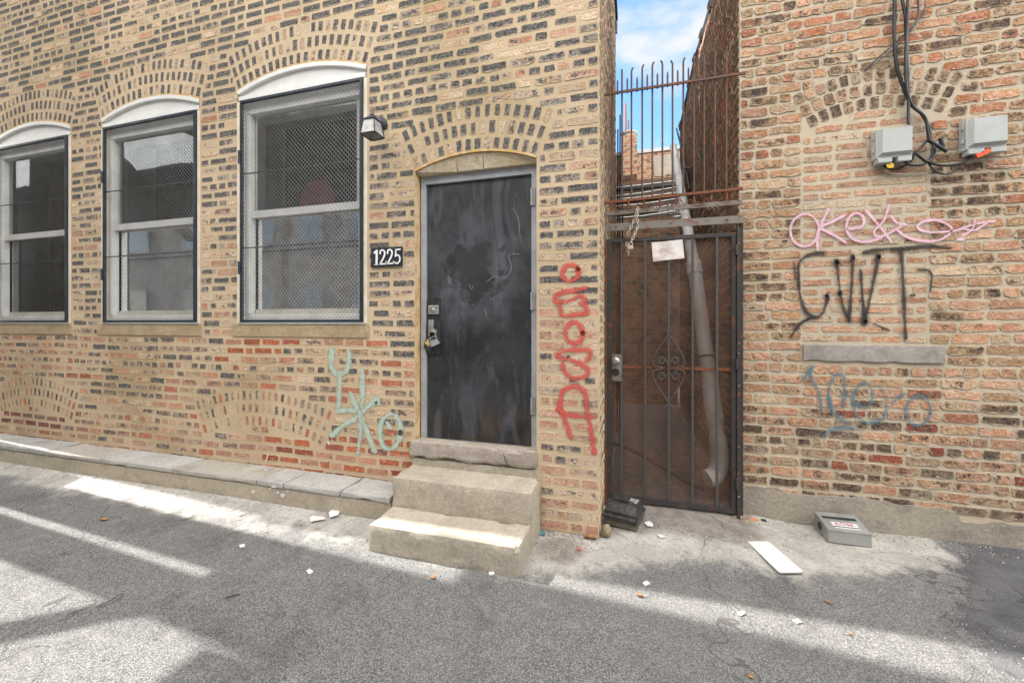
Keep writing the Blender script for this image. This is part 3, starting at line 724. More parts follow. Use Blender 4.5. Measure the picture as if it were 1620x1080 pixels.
# arched infill over the door
A2 = DA; m = MB(); sg = .0
base_z = zt+.004; ap = arcpts(A2, A2[2]-.004)
for (qa, qb) in ((0,5),(5,8),(8,14)):
    seg = ap[qa:qb+1]; poly = [(seg[0][0]+.004, base_z), (seg[-1][0]-.004, base_z)]+[(x, z) for x, z in seg[::-1]]
    n = len(poly); fr = [Vector((u, -.002 if i > 1 else .075, v)) for i, (u, v) in enumerate(poly)]; bk = [Vector((u, .11, v)) for u, v in poly]
    fr = [Vector((u, .040 if i < 2 else .010, v)) for i, (u, v) in enumerate(poly)]
    m.add(fr+bk, [tuple(range(n))]+[(i,(i+1)%n,n+(i+1)%n,n+i) for i in range(n)])
M_infill = concrete_mat('painted_infill', (.66,.58,.45), (.60,.49,.33), (.54,.38,.2), bs=.5)
m.build('arch_infill', M_infill, dr)
# graffiti on the tan wall
m = MB(); z3 = (840, 380)
ribbon(m, [('e',(187,155,40,36),-.5), [(264,225),(220,235),(150,248),(112,270),(122,292),(180,288),(240,262),(258,295)], [(140,318),(150,358),(200,352),(262,345),(264,320),(235,300)],
  ('e',(205,440,42,50),0), [(265,568),(284,528),(200,520),(125,535),(140,556),(200,572),(265,605),(265,640),(205,655),(165,630),(152,588)],
  [(185,928),(165,860),(140,790),(145,730),(170,702),(215,692),(255,718),(265,790),(280,880),(300,1008)], [(128,798),(170,825),(230,835),(285,838)]], 11.5, 0, .0055, z3, 3.0)
m.build('graffiti', M_sred, bA, uv=True, label='red spray painted letters written down the pier')
m = MB(); ribbon(m, [[(497,305),(497,350),(500,385),(525,408),(558,400),(570,360),(572,320)], [(535,410),(533,480),(527,565)], [(525,567),(575,565),(615,570)],
  [(630,398),(629,480),(628,570)], [(582,495),(600,540),(625,585),(650,660),(682,735)], [(697,530),(690,520),(655,545),(610,590),(560,620),(500,668)], [(618,575),(622,650),(612,742)], ('e',(748,655,44,76),.1), [(738,620),(745,632)]], 13, 0, .0055, (340,440), 2.7)
m.build('graffiti', M_smint, bA, uv=True, label='mint green spray painted scrawl left of the door')
m = MB(); ribbon(m, [[(424,718),(421,728),(419,739)], [(519,698),(521,703)]], 2.2, 0, .005); m.build('paint_drip', M_swht, bA, uv=True)
# ================================================================== LEDGE, STEPS
def rough_block(name, a, b, mat, par, sub=.03, amp=.005, rnd=.008, seed=0, top=None):
    nx, ny, nz_ = [max(2, int((b[i]-a[i])/sub)) for i in range(3)]
    bm = bmesh.new(); bmesh.ops.create_cube(bm, size=1)
    for q in bm.verts: q.co = Vector([(a[i]+b[i])/2+q.co[i]*(b[i]-a[i]) for i in range(3)])
    for ax, n in enumerate((nx, ny, nz_)):
        for k in range(1, n):
            t = a[ax]+(b[ax]-a[ax])*k/n; no = [0,0,0]; no[ax] = 1; c_ = [0,0,0]; c_[ax] = t
            bmesh.ops.bisect_plane(bm, geom=bm.verts[:]+bm.edges[:]+bm.faces[:], plane_co=c_, plane_no=no)
    for q in bm.verts:
        p = q.co.copy(); d = []
        for i in range(3):
            d.append(min(p[i]-a[i], b[i]-p[i]))
        ne = sum(1 for x in d if x < 1e-4)
        nrm = Vector([(-1 if p[i]-a[i] < 1e-4 else 1) if d[i] < 1e-4 else 0 for i in range(3)])
        if ne >= 2: q.co -= nrm*rnd*(.5+.9*abs(mn.noise(p*14+Vector((seed,0,0))))+4.5*max(0, mn.noise(p*10+Vector((seed,7,0)))-.22))
        q.co += nrm.normalized()*amp*mn.noise(p*9+Vector((seed,3,0))) if nrm.length else Vector()
        if top: q.co = top(q.co)
    me = bpy.data.meshes.new(name); bm.to_mesh(me); bm.free(); me.polygons.foreach_set('use_smooth', [True]*len(me.polygons)); me.set_sharp_from_angle(angle=rad(30))
    me.materials.append(mat); o = bpy.data.objects.new(name, me); COL.objects.link(o); parent(o, par); return o
st = empty('concrete_steps', (-1.16, -.3, 0), 'pale concrete steps with two treads below the black door', 'steps')
rough_block('step', (-1.705, -.615, -.03), (-.655, -.012, .185), M_step, st, seed=2, label=None) if False else rough_block('step', (-1.705, -.615, -.03), (-.655, -.3155, .178), M_step, st, seed=2)
rough_block('step', (-1.715, -.315, -.03), (-.655, -.012, .385), M_step, st, seed=5)
m_ = MB(); 
def thr(p):
    if p.z < .47 and p.y < 0: p.z += .035*max(0, mn.noise(Vector((p.x*4, 0, 3))))+ .02
    return p
rough_block('door_sill', (-1.735, -.045, .425), (-.680, yd-.025, .578), M_thr, st, sub=.025, amp=.008, rnd=.009, seed=8, top=thr)
m_.box((-1.70, -.030, .35), (-.69, yd-.03, .44)); m_.build('mortar_bed', M_step, st)
m = MB(); ribbon(m, [[(796.5,718),(800,730),(803,741)], [(798,728),(806,737),(813,741)], [(800,722),(803,728)]], 1.8, -.062, .003); m.build('marker_scrawl', M_sblk, st, uv=True)
lg = empty('concrete_ledge', (-4.5, -.15, 0), 'low concrete ledge with grey slab top at foot of tan wall left of steps', 'ledge')
rough_block('ledge_body', (-9.0, -.298, -.02), (-1.73, -.006, .178), M_ledge, lg, sub=.06, amp=.004, rnd=.004, seed=3)
xs_ = [P(px, 500, -.3).x for px in (-60, 0, 40, 150, 190, 262, 400, 418, 545, 622)]
xs_ = [-9.0, -7.4, -6.2, -5.75, -4.9, -4.55, -3.95, -3.0, -2.72, -2.18, -1.735]
for i in range(len(xs_)-1):
    k = 0 if i in (0, 3, 6) else 1
    rough_block('coping_slab', (xs_[i]+.004, -.306, .180), (xs_[i+1]-.003, -.004, .222+.002*k), M_slab if k else M_slab2, lg, sub=.07, amp=.003, rnd=.005, seed=i)
m = MB(); R = random.Random(4)
for px, py, s_ in ((435,768,5),(440,778,3),(448,783,4),(401,777,4),(421,742,3),(505,769,2),(520,767,2),(455,776,2.5),(428,772,2)):
    pts = []; c = Vector((px, py))
    for k in range(7): a_ = k*2*math.pi/7; pts.append(c+Vector((math.cos(a_)*s_*R.uniform(.5,1.2), math.sin(a_)*s_*R.uniform(.4,1.1))))
    n0 = [P(q.x, q.y, -.3015) for q in pts]; n0 = [Vector((q.x, q.y-.003, q.z)) for q in n0]; m.add(n0, [tuple(range(7))])
m.build('paint_splash', M_card, lg)
# ================================================================== RIGHT BUILDING
YB = .654; XB = P(1170, 500, YB).x; XBR = 6.0; TB = 5.6
fnB = lambda u, v, w: Vector((u, YB-w, v))
bB = empty('brick_building', (XB, YB, 0), 'weathered red and brown brick building with patched arch and sprayed tags right of gate', 'building')
m = MB(); m.add([(XB,YB,0),(XBR,YB,0),(XBR,YB,TB),(XB,YB,TB)], [(0,1,2,3)]); m.build('wall', M_MG, bB)
pa, pb = P(1282, 212, YB), P(1492, 170, YB); print('arch B', pa, pb)
aB = arcgeo(pa.x+.0, pb.x-.0, (pa.z+pb.z)/2-.01, .09)
i0, i1 = P(1268, 300, YB).x, P(1468, 300, YB).x; iz0, iz1 = P(1380, 545, YB).z, aB[1]+aB[2]
infill = [(i0, iz0), (i1, iz0), (i1, aB[1]+aB[2]*math.cos(aB[3]))]+arcpts(aB, aB[2])[::-1]+[(i0, aB[1]+aB[2]*math.cos(aB[3]))]
sl0, sl1 = P(1271, 570, YB-.02), P(1497, 547, YB-.02)
sillp = [(sl0.x-.01, sl0.z-.012), (sl1.x+.01, sl0.z-.012), (sl1.x+.01, sl1.z+.01), (sl0.x-.01, sl1.z+.01)]
RB = random.Random(11)
T_b = [(3.0,(.54,.37,.235),.28),(2.0,(.50,.36,.23),.42),(3.0,(.59,.365,.25),.20),(1.8,(.60,.47,.33),.28),(.4,(.42,.19,.12),.30)]
T_btop = [(2.8,(.46,.32,.20),.50),(1.3,(.48,.23,.14),.36),(2.2,(.55,.40,.27),.40),(1.4,(.58,.35,.23),.20),(.05,(.62,.50,.18),.3)]
T_bin = [(3,(.62,.41,.29),.12),(2,(.57,.355,.24),.18),(1,(.60,.49,.36),.16)]
T_blow = [(2.0,(.34,.28,.22),.60),(2.2,(.56,.36,.25),.28),(.4,(.32,.11,.07),.28),(1.8,(.50,.37,.26),.42)]
def colB(u, v):
    z = v-EYE; n = mn.noise(Vector((u*1.5, v*2, 5)))*.3
    if u > 1.7 and z > .6+n: return pick(RB, T_btop)
    if z > 1.25+n: return pick(RB, T_btop if RB.random() < .6 else T_b)
    if z < -.62+n: return pick(RB, T_blow)
    if z > .15 and u < i0+.15: return pick(RB, T_b if RB.random() < .6 else T_btop)
    return pick(RB, T_b if RB.random() < .75 else T_bin)
# parging along the foot of the wall, ragged top edge
pg = []; 
for k in range(121):
    u = XB+(XBR-XB)*k/120; zt_ = P(1175, 776, YB).z if u < 1.25 else .235
    zt_ = .225+.03*mn.noise(Vector((u*2.2, 0, 0)))+.025*mn.noise(Vector((u*9, 0, 4)))+(.02 if u < 1.1 else 0)-(.075 if u > 2.15 else 0)*(1 if u < 6 else 0)
    pg.append((u, zt_))
parge_poly = [(XB, 0), (XBR, 0)]+pg[::-1]
B = Bricks(fnB, 21)
exB = [infill, ringpoly(aB, 3, .1), sillp]
B.courses(XB+.004, XBR, .10, TB-.02, .0795, .198, .062, .013, colB, exB+[[(XB-1,-1),(XBR+1,-1),(XBR+1,.18),(XB-1,.18)]], prot=.006, sag=.010, jit=.0085)
inf_s = [(u, v) for u, v in infill]
B.courses(i0, i1, iz0+.002, iz1, .0715, .185, .046, .024, lambda u, v: pick(RB, T_bin), [ [(i0-2,iz0-1),(i0,iz0-1),(i0,iz1+2),(i0-2,iz1+2)], [(i0-.5, iz1+.5)]+[(i0-.5, infill[2][1])]+[(i0, infill[2][1])]+arcpts(aB, aB[2])+[(i1, infill[2][1]), (i1+.5, infill[2][1]), (i1+.5, iz1+.5)] ], prot=.003, jit=.006, sag=.005, header=0)
B.arch(aB, 3, lambda u, v: pick(RB, [(3,(.42,.32,.23),.40),(2,(.52,.36,.25),.25),(1,(.3,.25,.2),.65)]), .005, .1, .088, .062, .078)
B.build('brickwork', M_BG, bB)
m = MB(); m.prism(parge_poly, -.002, .016, fnB)
o = m.build('parging', M_parge, bB)
rough_block('stone_sill', (sl0.x, YB-.022, sl0.z), (sl1.x, YB+.02, sl1.z-.002), M_gstone, bB, sub=.05, amp=.002, rnd=.003)
# side wall along the passage with clay coping stepping along the roofline
YE = 7.2; fnT = lambda u, v, w: Vector((XB-w, u, v))
def roofz(y): return 4.87 if y < 3.6 else 4.95
def sidez(y): 
    t = (y-YB)/(YE-YB); return 5.05-.0*t
sz0 = P(1135, 0, 0)  # roofline samples taken on the side plane
def on_side(px, py):
    X = (px-CX)/FPX; u = (CY-py)/FPX; rx, ry = X*_c-_s, X*_s+_c; t = XB/rx
    return ry*t-CD, u*t+EYE
y1_, z1_ = on_side(1135, 0); y2_, z2_ = on_side(1076, 205); y3_, z3_ = on_side(1100, 95); print('roof', y1_, z1_, y3_, z3_, y2_, z2_)
y2_ = min(y2_, 8.0)
rl = [(YB, z1_+.02), (y3_, z3_), (y2_, z2_)]
m = MB(); m.add([fnT(YB,0,0), fnT(y2_,0,0), fnT(y2_,z2_,0), fnT(y3_,z3_,0), fnT(YB,z1_+.02,0)], [(0,1,2,3,4)]); m.add([(XB,y2_,0),(XB+4,y2_,0),(XB+4,y2_,z2_),(XB,y2_,z2_)], [(0,1,2,3)]); m.build('side_wall', M_MG, bB)
B = Bricks(fnT, 31)
B.courses(YB+.01, y2_, .1, 5.6, .0795, .198, .061, .015, lambda u, v: pick(RB, [(3,(.30,.19,.12),.48),(2,(.34,.14,.085),.32),(2,(.26,.21,.17),.55),(1,(.40,.26,.17),.3)]),
   [[(YB-1, z1_-.02), (y3_, z3_-.04), (y2_, z2_-.04), (y2_+3, z2_-.04), (y2_+3, 9), (YB-1, 9)]], prot=.008, sag=.01)
B.build('side_brickwork', M_BG, bB)
m = MB(); 
def rz(y): return z1_+.02+(z3_-z1_-.02)*(y-YB)/(y3_-YB) if y < y3_ else z3_+(z2_-z3_)*(y-y3_)/(y2_-y3_)
y = YB
while y < y2_-.1:
    e = min(y+.6, y2_); m.tube([(XB+.06, y, rz(y)+.01), (XB+.06, e, rz(e)+.01)], .085, 10); m.tube([(XB+.06, y, rz(y)+.01), (XB+.06, y+.06, rz(y)+.01)], .105, 10); y = e
m.build('coping', M_tar, bB)
m = MB(); m.box((XB, YB-.0, TB+.003), (XBR, YB+.4, TB+.12)); m.build('parapet', M_tar, bB)
# thin black conduit on the side wall
def side_pt(px, py, w_=.04):
    y, z = on_side(px, py); return Vector((XB-w_, y, z))
m = MB(); m.tube([side_pt(1074, 203), side_pt(1085, 245), side_pt(1096, 300)], .016, 8)
m.tube([side_pt(1088, 265), side_pt(1100, 265)], .014, 6); m.build('conduit', M_cable, bB)
# graffiti
z4 = (1200, 300); k4 = 2.571
def gr(st, wpx, mat, label, off=.011):
    c_ = {'spray_black': (.05,.045,.045), 'spray_pink': (.72,.46,.54), 'spray_blue': (.16,.26,.31)}[mat.name]
    ov = spray(mat.name+'_mist', c_, .30 if mat.name != 'spray_pink' else .18, 1.6)
    m = MB(); ribbon(m, st, wpx*3.4, YB, off-.002, z4, k4); m.build('overspray', ov, bB, uv=True)
    m = MB(); ribbon(m, st, wpx*(1.35 if mat.name == 'spray_pink' else 1.4), YB, off, z4, k4); m.build('graffiti', mat, bB, uv=True, label=label)
gr([('e',(188,165,58,66),.2), [(240,243),(242,180),(262,125),(285,80)], [(352,103),(300,130),(255,155),(300,180),(355,215)], [(362,160),(420,150),(428,115),(400,95),(368,115),(358,160),(385,200),(440,212),(500,195)],
  [(438,85),(490,145),(540,212)], [(532,65),(510,125),(470,172),(500,190),(580,150)], [(540,108),(565,135),(600,142)], [(560,160),(610,195),(700,210),(765,190),(785,155),(730,125),(670,130),(648,155),(690,172),(790,168),(880,140),(962,128)], [(840,160),(880,165),(930,135)], [(880,125),(870,160),(835,185)], [(812,202),(835,202)]],
  4.2, M_spink, 'pink spray painted scrawl of loops and crosses')
gr([[(262,258),(215,262),(170,290),(162,330),(168,420),(190,490),(230,518),(262,500),(282,440)], [(318,290),(330,400),(345,480),(370,530)], [(385,270),(378,400),(368,528)], [(415,330),(424,440),(432,540)], [(490,270),(462,400),(432,542)], [(428,255),(500,243),(600,238),(700,230),(778,238)], [(580,245),(588,370),(598,602)], ('e',(384,275,3,4),0), ('e',(318,296,3,4),0), ('e',(488,274,3,4),0), ('e',(277,432,3,6),0), ('e',(330,420,3,8),0), ('e',(432,535,4,6),0)],
  5.6, M_sblk, 'black spray painted letters GWT')
gr([[(650,325),(690,328),(705,350),(698,412)], [(470,545),(505,560),(532,572)], [(130,600),(170,545),(205,525)], [(620,430),(635,428)], [(200,525),(225,520)], [(145,300),(150,360)]], 3.2, M_sblk, 'thin black spray marks')
gr([[(180,768),(205,740),(222,718)], [(212,728),(216,775),(245,820),(256,900)], [(290,890),(285,820),(310,755),(345,755),(350,800),(345,880)], [(285,850),(310,910),(360,945)], [(380,840),(420,788),(455,800),(462,850),(440,888),(400,870)], [(385,850),(395,910),(440,945),(500,935),(520,900),(515,830),(488,800)], [(545,870),(560,850),(595,832)], ('e',(650,898,50,60),.2), [(265,1000),(300,975),(382,968)]],
  5.0, M_sblue, 'faded blue spray painted word of five letters')
# ================================================================== BOXES AND CABLES ON THE RIGHT WALL
def util_box(px0, py0, px1, py1, label, tabmat):
    # the front cover stands .11 m off the wall
    d = .10; a = P(px0, py1, YB-d); b = P(px1, py0, YB-d)
    t = empty('utility_box', ((a.x+b.x)/2, YB, a.z), label, 'utility box', 'grey cable boxes on the brick wall')
    m = MB(); m.box((a.x-.0, YB-.055, a.z+.035), (b.x, YB-.009, b.z), bev=.008); m.build('back_box', M_greyp, t)
    m = MB(); x0, x1, zb_, zt_ = a.x, b.x, a.z+.04, b.z
    m.box((x0+.003, YB-.075, zb_), (x1-.003, YB-.057, zt_-.002), bev=.004)
    q = .022; v = [(x0+.01,YB-.074,zb_+.01),(x1-.01,YB-.074,zb_+.01),(x1-.01,YB-.074,zt_-.008),(x0+.01,YB-.074,zt_-.008),(x0+q+.01,YB-d,zb_+q+.008),(x1-.012,YB-d,zb_+q+.008),(x1-.012,YB-d,zt_-.012),(x0+q+.01,YB-d,zt_-.012)]
    m.add(v, [(4,5,6,7),(0,1,5,4),(1,2,6,5),(2,3,7,6),(3,0,4,7)]); m.build('cover', M_greyp, t)
    m = MB(); xm = (x0+x1)/2
    m.box((x0+.01, YB-.085, a.z+.004), (xm-.012, YB-.02, a.z+.038), bev=.005); m.box((xm+.02, YB-.085, a.z+.004), (x1-.006, YB-.02, a.z+.038), bev=.005); m.build('cable_skirt', M_greyp, t)
    for zz in (.3, .75):
        m = MB(); m.box((x0-.008, YB-.06, zb_+(zt_-zb_)*zz-.014), (x0-.0, YB-.04, zb_+(zt_-zb_)*zz+.014)); m.build('latch', M_greyp, t)
    m = MB(); m.lathe([(.011,0),(.011,.01),(.004,.01)], (x1+.011, YB-.045, zb_+(zt_-zb_)*.6), 'Y', 12); m.build('lock_screw', M_black, t)
    return t
util_box(1388, 196, 1447, 258, 'grey plastic utility box, lower of the two on the wall, nearer the gate', None)
util_box(1532, 178, 1598, 244, 'grey plastic utility box with orange tape below, higher and nearer the right edge', None)
def wire(name, pts, r, label, mat=None, cat='cable', group=None, yo=.035, n=6):
    m = MB(); p3 = []
    for p in pts: p3.append(P(p[0], p[1], YB-(p[2] if len(p) > 2 else yo)))
    m.tube(cr(p3, n), r, 8); return tag(m.build(name, mat or M_cable, None, smooth='auto'), label, cat, group)
gcb = 'black cables hanging on the right brick wall'
z5 = lambda x, y, *r: (1200+x/2.7, y/2.7, *r)
z8 = lambda x, y, *r: (1370+x/6.48, 160+y/6.48, *r)
wire('cable', [z5(582,-60), z5(582,0), z5(580,150), z5(590,280), z5(625,390), z5(655,450), z5(700,490), z5(728,550), z5(730,600)], .011, 'thick black cable swinging left of the bundle then bending to the knot', group=gcb)
wire('cable', [z5(612,-60,.05), z5(614,0,.05), z5(628,80,.05), z5(632,200,.05), z5(640,400,.05), z5(641,530,.06)], .010, 'straight black cable dropping into top of the lower grey box', group=gcb)
wire('cable', [z5(640,-60,.07), z5(638,0,.07), z5(634,120,.06), z5(628,250,.06), z5(633,380,.055), z5(660,455,.055), z5(710,500,.055), z5(722,560,.055), z5(728,602,.05)], .009, 'black cable beside the straight one, curving right below the patched arch', group=gcb)
wire('cable', [z5(680,-60), z5(682,0), z5(682,60), z5(660,110), z5(600,170), z5(520,240), z5(455,300)], .006, 'thin black cable running down left into the wall', group=gcb)
wire('cable', [z5(712,20), z5(690,75), z5(600,190), z5(500,270), z5(458,302)], .004, 'thinnest black wire slanting to the hole beside the arch', group=gcb)
wire('cable', [z8(640,390), z8(560,480), z8(500,530), z8(470,600), z8(420,650), z8(330,690), z8(270,700), z8(200,675), z8(185,630)], .008, 'black cable looping from the knot under the lower grey box', group=gcb)
wire('cable', [z8(500,530,.09), z8(560,580,.05), z8(640,630,.05), z8(760,660,.05), z8(900,658,.05), z8(1000,630,.05), z8(1070,570,.05), z8(1130,520,.06)], .008, 'black cable sagging gently between the two grey boxes', group=gcb)
wire('cable', [z8(640,640,.045), z8(700,710,.045), z8(790,748,.045), z8(870,740,.045), z8(940,680,.045), z8(1010,600,.045), z8(1110,555,.05), z8(1290,525,.05)], .006, 'thin black cable sagging lowest between the two grey boxes', group=gcb)
wire('cable', [z8(690,440,.06), z8(685,520,.06), z8(650,600,.06), z8(580,650,.06), z8(460,655,.06), z8(390,620,.06)], .009, 'black cable hooking left from knot to the lower grey box', group=gcb)
wire('cable', [z8(715,480,.07), z8(705,550,.07), z8(640,620,.07), z8(560,570,.065), z8(500,510,.06)], .006, 'short black cable crossing under the knot', group=gcb)
wire('cable', [z8(640,400,.06), z8(700,440,.06), z8(770,480,.06), z8(830,520,.06)], .012, 'stubby black cable end pointing down right of the knot', group=gcb)
wire('cable', [z8(760,380,.05), z8(772,420,.05), z8(790,475,.05)], .012, 'stubby upright black cable end beside the knot', group=gcb)
wire('wire', [z8(200,700,.02), z8(240,735,.02), z8(330,745,.02), z8(500,740,.02), z8(620,735,.02)], .003, 'thin beige wire under the lower grey box', mat=M_wood)
wire('wire', [z8(1180,590,.02), z8(1280,660,.02), z8(1450,665,.02), z8(1640,655,.02), z8(1900,640,.02)], .0025, 'thin beige wire along the wall under the higher grey box', mat=M_wood)
def patch(name, pts, y, mat, label, cat, th=.004):
    m = MB(); q = [P(px, py, y) for px, py in pts]; n = len(q)
    m.add(q+[p+Vector((0,th,0)) for p in q], [tuple(range(n)), tuple(range(2*n-1,n-1,-1))]+[(i,(i+1)%n,n+(i+1)%n,n+i) for i in range(n)])
    return tag(m.build(name, mat, None), label, cat)
patch('tape_strip', [z8(1125,545), z8(1200,515), z8(1250,482), z8(1285,490), z8(1275,525), z8(1190,565), z8(1150,582)], YB-.085, M_orange, 'orange tape hanging under the higher grey box', 'tape', .006)
patch('tape_strip', [z8(205,650), z8(265,628), z8(288,650), z8(282,682), z8(225,685)], YB-.07, M_yellow, 'yellow tape hanging under the lower grey box', 'tape', .006)
# ================================================================== GATE AND SPIKED GRILLE
YG = .53
def PG(px, py, o=0.0): return P(px, py, YG+o)
gt = empty('security_gate', (PG(1060, 790).x, YG, .03), 'rusty black barred gate with brown perforated screen and scroll ornament', 'gate')
gl, gr_ = PG(962, 400).x, PG(1164, 400).x; gtz = PG(962, 379).z; gbz = .075
m = MB(); s_ = .03
m.box((gl, YG-.018, gbz), (gl+.032, YG+.018, gtz)); m.box((gr_-.032, YG-.018, gbz), (gr_, YG+.018, gtz)); m.box((gl+.032, YG-.018, gtz-.03), (gr_-.032, YG+.018, gtz)); m.box((gl+.032, YG-.018, gbz), (gr_-.032, YG+.018, gbz+.03))
m.build('frame', M_gate, gt)
m = MB(); m.add([(gl+.03,YG+.014,gbz+.02),(gr_-.03,YG+.014,gbz+.02),(gr_-.03,YG+.014,gtz-.02),(gl+.03,YG+.014,gtz-.02)], [(0,1,2,3)]); m.build('screen', M_screen, gt)
for px in (984, 1020.8, 1057.9, 1095.5, 1134):
    x = PG(px, 500).x; m = MB(); m.box((x-.009, YG-.016, gbz+.03), (x+.009, YG+.002, gtz-.03)); m.build('bar', M_bar, gt)
z_ = PG(1060, 582).z; m = MB(); m.box((PG(985,582).x, YG+.004, z_-.012), (gr_-.033, YG+.011, z_+.012)); m.build('cross_strap', M_rusto, gt)
def spiral(c, r, turns, a0, sgn, n=22):
    return [Vector((c.x+sgn*r*(1-.72*i/n)*math.cos(a0+turns*2*math.pi*i/n), c.y, c.z+r*(1-.72*i/n)*math.sin(a0+turns*2*math.pi*i/n))) for i in range(n+1)]
z6 = lambda x, y: PG(920+x/3.373, 300+y/3.373, -.014)
m = MB()
for sx in (-1, 1):
    f6 = lambda dx, y: z6(465+sx*dx, y)
    for up in (1, -1):
        yy = lambda d: 952-up*d
        m.tube(cr([f6(22,yy(205)), f6(12,yy(198)), f6(3,yy(180)), f6(30,yy(140)), f6(65,yy(85)), f6(84,yy(40)), f6(75,yy(12)), f6(30,yy(4))], 6), .0055, 6)
        m.tube(cr([f6(4,yy(8)), f6(8,yy(30)), f6(30,yy(58)), f6(48,yy(52)), f6(50,yy(34)), f6(34,yy(24)), f6(22,yy(32)), f6(26,yy(44))], 6), .0055, 6)
m.build('scroll_ornament', M_bar, gt, smooth='auto')
m = MB(); a, b = PG(965, 602, -.02), PG(983.5, 560, -.02)
m.box((gl+.032, YG-.024, a.z), (b.x, YG-.017, b.z)); a, b = PG(965, 800), PG(983, 605); lp = m.build('lock_plate', M_gate2, gt)
c = PG(974, 571, -.025); m = MB(); m.lathe([(.030,0),(.030,.012),(.020,.022),(.017,.03),(.010,.032)], (c.x, YG-.024, c.z), 'Y', 20); m.build('cylinder_lock', M_steel, gt)
c = PG(974, 588, -.025); m = MB(); m.lathe([(.031,0),(.031,.008),(.024,.010),(.022,.001)], (c.x, YG-.024, c.z), 'Y', 20); m.build('knob_hole', M_black, gt)
# frame post set in the masonry each side of the gate
m = MB(); x = XR+.002; m.box((gl-.022, YG-.02, .02), (gl-.004, YG+.05, gtz+.0)); m.build('jamb_post', M_rust, gt)
m = MB(); m.box((gr_+.004, YG-.03, .02), (gr_+.026, YG+.05, gtz+.03)); m.box((gr_+.027, YG+.0, .02), (XB-.002, YG+.03, gtz+.08)); jp = m.build('jamb_post', M_gate, gt)
for py in (395, 575, 765):
    c = PG(1163, py, -.03); m = MB(); m.tube([(gr_+.002, YG-.033, c.z-.04), (gr_+.002, YG-.033, c.z+.04)], .011, 8); m.build('hinge', M_gate, gt)
for py in (385, 543, 559, 610, 706, 785):
    c = PG(1167, py, -.03); m = MB(); m.lathe([(.006,0),(.006,.003)], (gr_+.015, YG-.03, c.z), 'Y', 8); m.build('bolt', M_steel, gt)
# header angle above the gate
hd = empty('spiked_grille', (.27, YG, EYE+.8), 'rusty spiked metal grille fixed between the buildings above the gate', 'grille')
za = PG(955, 367).z; zb2 = PG(955, 359).z
m = MB(); m.box((XR+.004, YG-.03, za), (XB-.003, YG-.024, zb2+.015)); m.box((XR+.004, YG-.024, zb2+.008), (XB-.003, YG+.02, zb2+.0145)); m.build('header_angle', M_gate2, hd)
for px in (974, 1061, 1151):
    c = PG(px, 358 if px < 1100 else 352, -.03); m = MB(); m.lathe([(.007,0),(.007,.002)], (c.x, YG-.03, (za+zb2+.015)/2), 'Y', 10); m.build('bolt_hole', M_cable, hd)
zr1 = PG(965, 340).z; m = MB(); m.bar((XR+.01, YG, zr1+.01), (XB-.01, YG, zr1+.025), .035, .03); m.build('lower_rail', M_gate2, hd)
m = MB(); nW = lambda px, py: P(px, py, YG-.02)
def letters(mb, strokes, wpx, y): ribbon(mb, strokes, wpx, y, 0)
o_ = 1043; bx = lambda i, pts: [(o_+i*8+x*5, 338.5-i*.35-(1-y)*5.5) for x, y in pts]
m = MB(); ribbon(m, [bx(0,[(0,0),(0,1)]), bx(0,[(0,0),(.9,.2),(0,.5),(1,.75),(0,1)]), bx(1,[(0,1),(0,0),(.9,.2),(0,.5),(1,1)]), ('e',(o_+18,335.3,2.6,2.8),0), bx(3,[(0,1),(0,0),(1,1),(1,0)]), bx(4,[(1,.1),(0,.3),(0,.8),(1,.9)]), ('e',(o_+43,334.2,2.6,2.8),0),
   [(1118,331),(1120,328),(1123,331),(1126,327),(1129,331)], [(1131,330),(1134,326),(1137,330)]], 1.5, YG-.02, .002); m.build('painted_letters', M_fadew, hd, uv=True)
zr2, zr3 = PG(955, 322).z, PG(955, 152).z
m = MB(); m.bar((XR+.005, YG, zr2+.005), (XB-.005, YG, zr2+.03), .020, .02); m.build('middle_rail', M_rusto, hd)
m = MB(); m.bar((XR-.02, YG-.02, zr3), (XB+.01, YG-.02, zr3+.0), .018, .014); m.build('top_rail', M_rust, hd)
xs_b = [969, 984, 999, 1016, 1032, 1048, 1064, 1081, 1098, 1114, 1131, 1149]; tops = [113,110,108,103,99,96,96,92,90,86,84,81]
Rg = random.Random(8)
for i, (px, ty) in enumerate(zip(xs_b, tops)):
    b_ = PG(px, 318); t_ = PG(px, ty); m = MB(); bend = .012*Rg.choice([-1,1,0,1])
    m.tube([(b_.x, YG, zr2+.01), (b_.x, YG, t_.z-.03), (b_.x+bend*.4, YG, t_.z-.012), (b_.x+bend, YG, t_.z)], .0072, 8); m.build('bar', M_rust, hd, smooth='auto')
for px, ty in zip([962,977,992.5,1008,1024,1040,1056,1072,1089], [130,128,125,123,119,117,115,112,108]):
    t_ = PG(px, ty); m = MB(); m.tube([(t_.x, YG-.008, zr3-.01), (t_.x, YG-.008, t_.z-.02), (t_.x, YG-.008, t_.z)], [.007,.007,.004], 8); m.build('spike', M_rust, hd)
for px in (968, 994, 1019, 1044, 1070, 1098, 1125, 1150):
    b_ = PG(px, 330); m = MB(); m.tube([(b_.x, YG, zr1), (b_.x, YG, zr2)], .009, 8); m.build('stub', M_rusto, hd)
# twisted rusty wire
m = MB(); pts = []
for k in range(60):
    t = k/59; pts.append(Vector((XR+.03+t*(XB-XR-.06), YG-.02+.03*mn.noise(Vector((t*14,0,0))), zr1+.055+.05*mn.noise(Vector((t*17,5,0)))+.012*math.sin(t*60))))
m.tube(cr(pts, 3), .003, 5); pts2 = [Vector((p.x, p.y+.02*mn.noise(Vector((i*.4,3,1))), p.z-.02+.06*mn.noise(Vector((i*.33,9,2))))) for i, p in enumerate(pts)]; m.tube(cr(pts2, 3), .0025, 5); m.build('tangled_wire', M_rusto, hd)
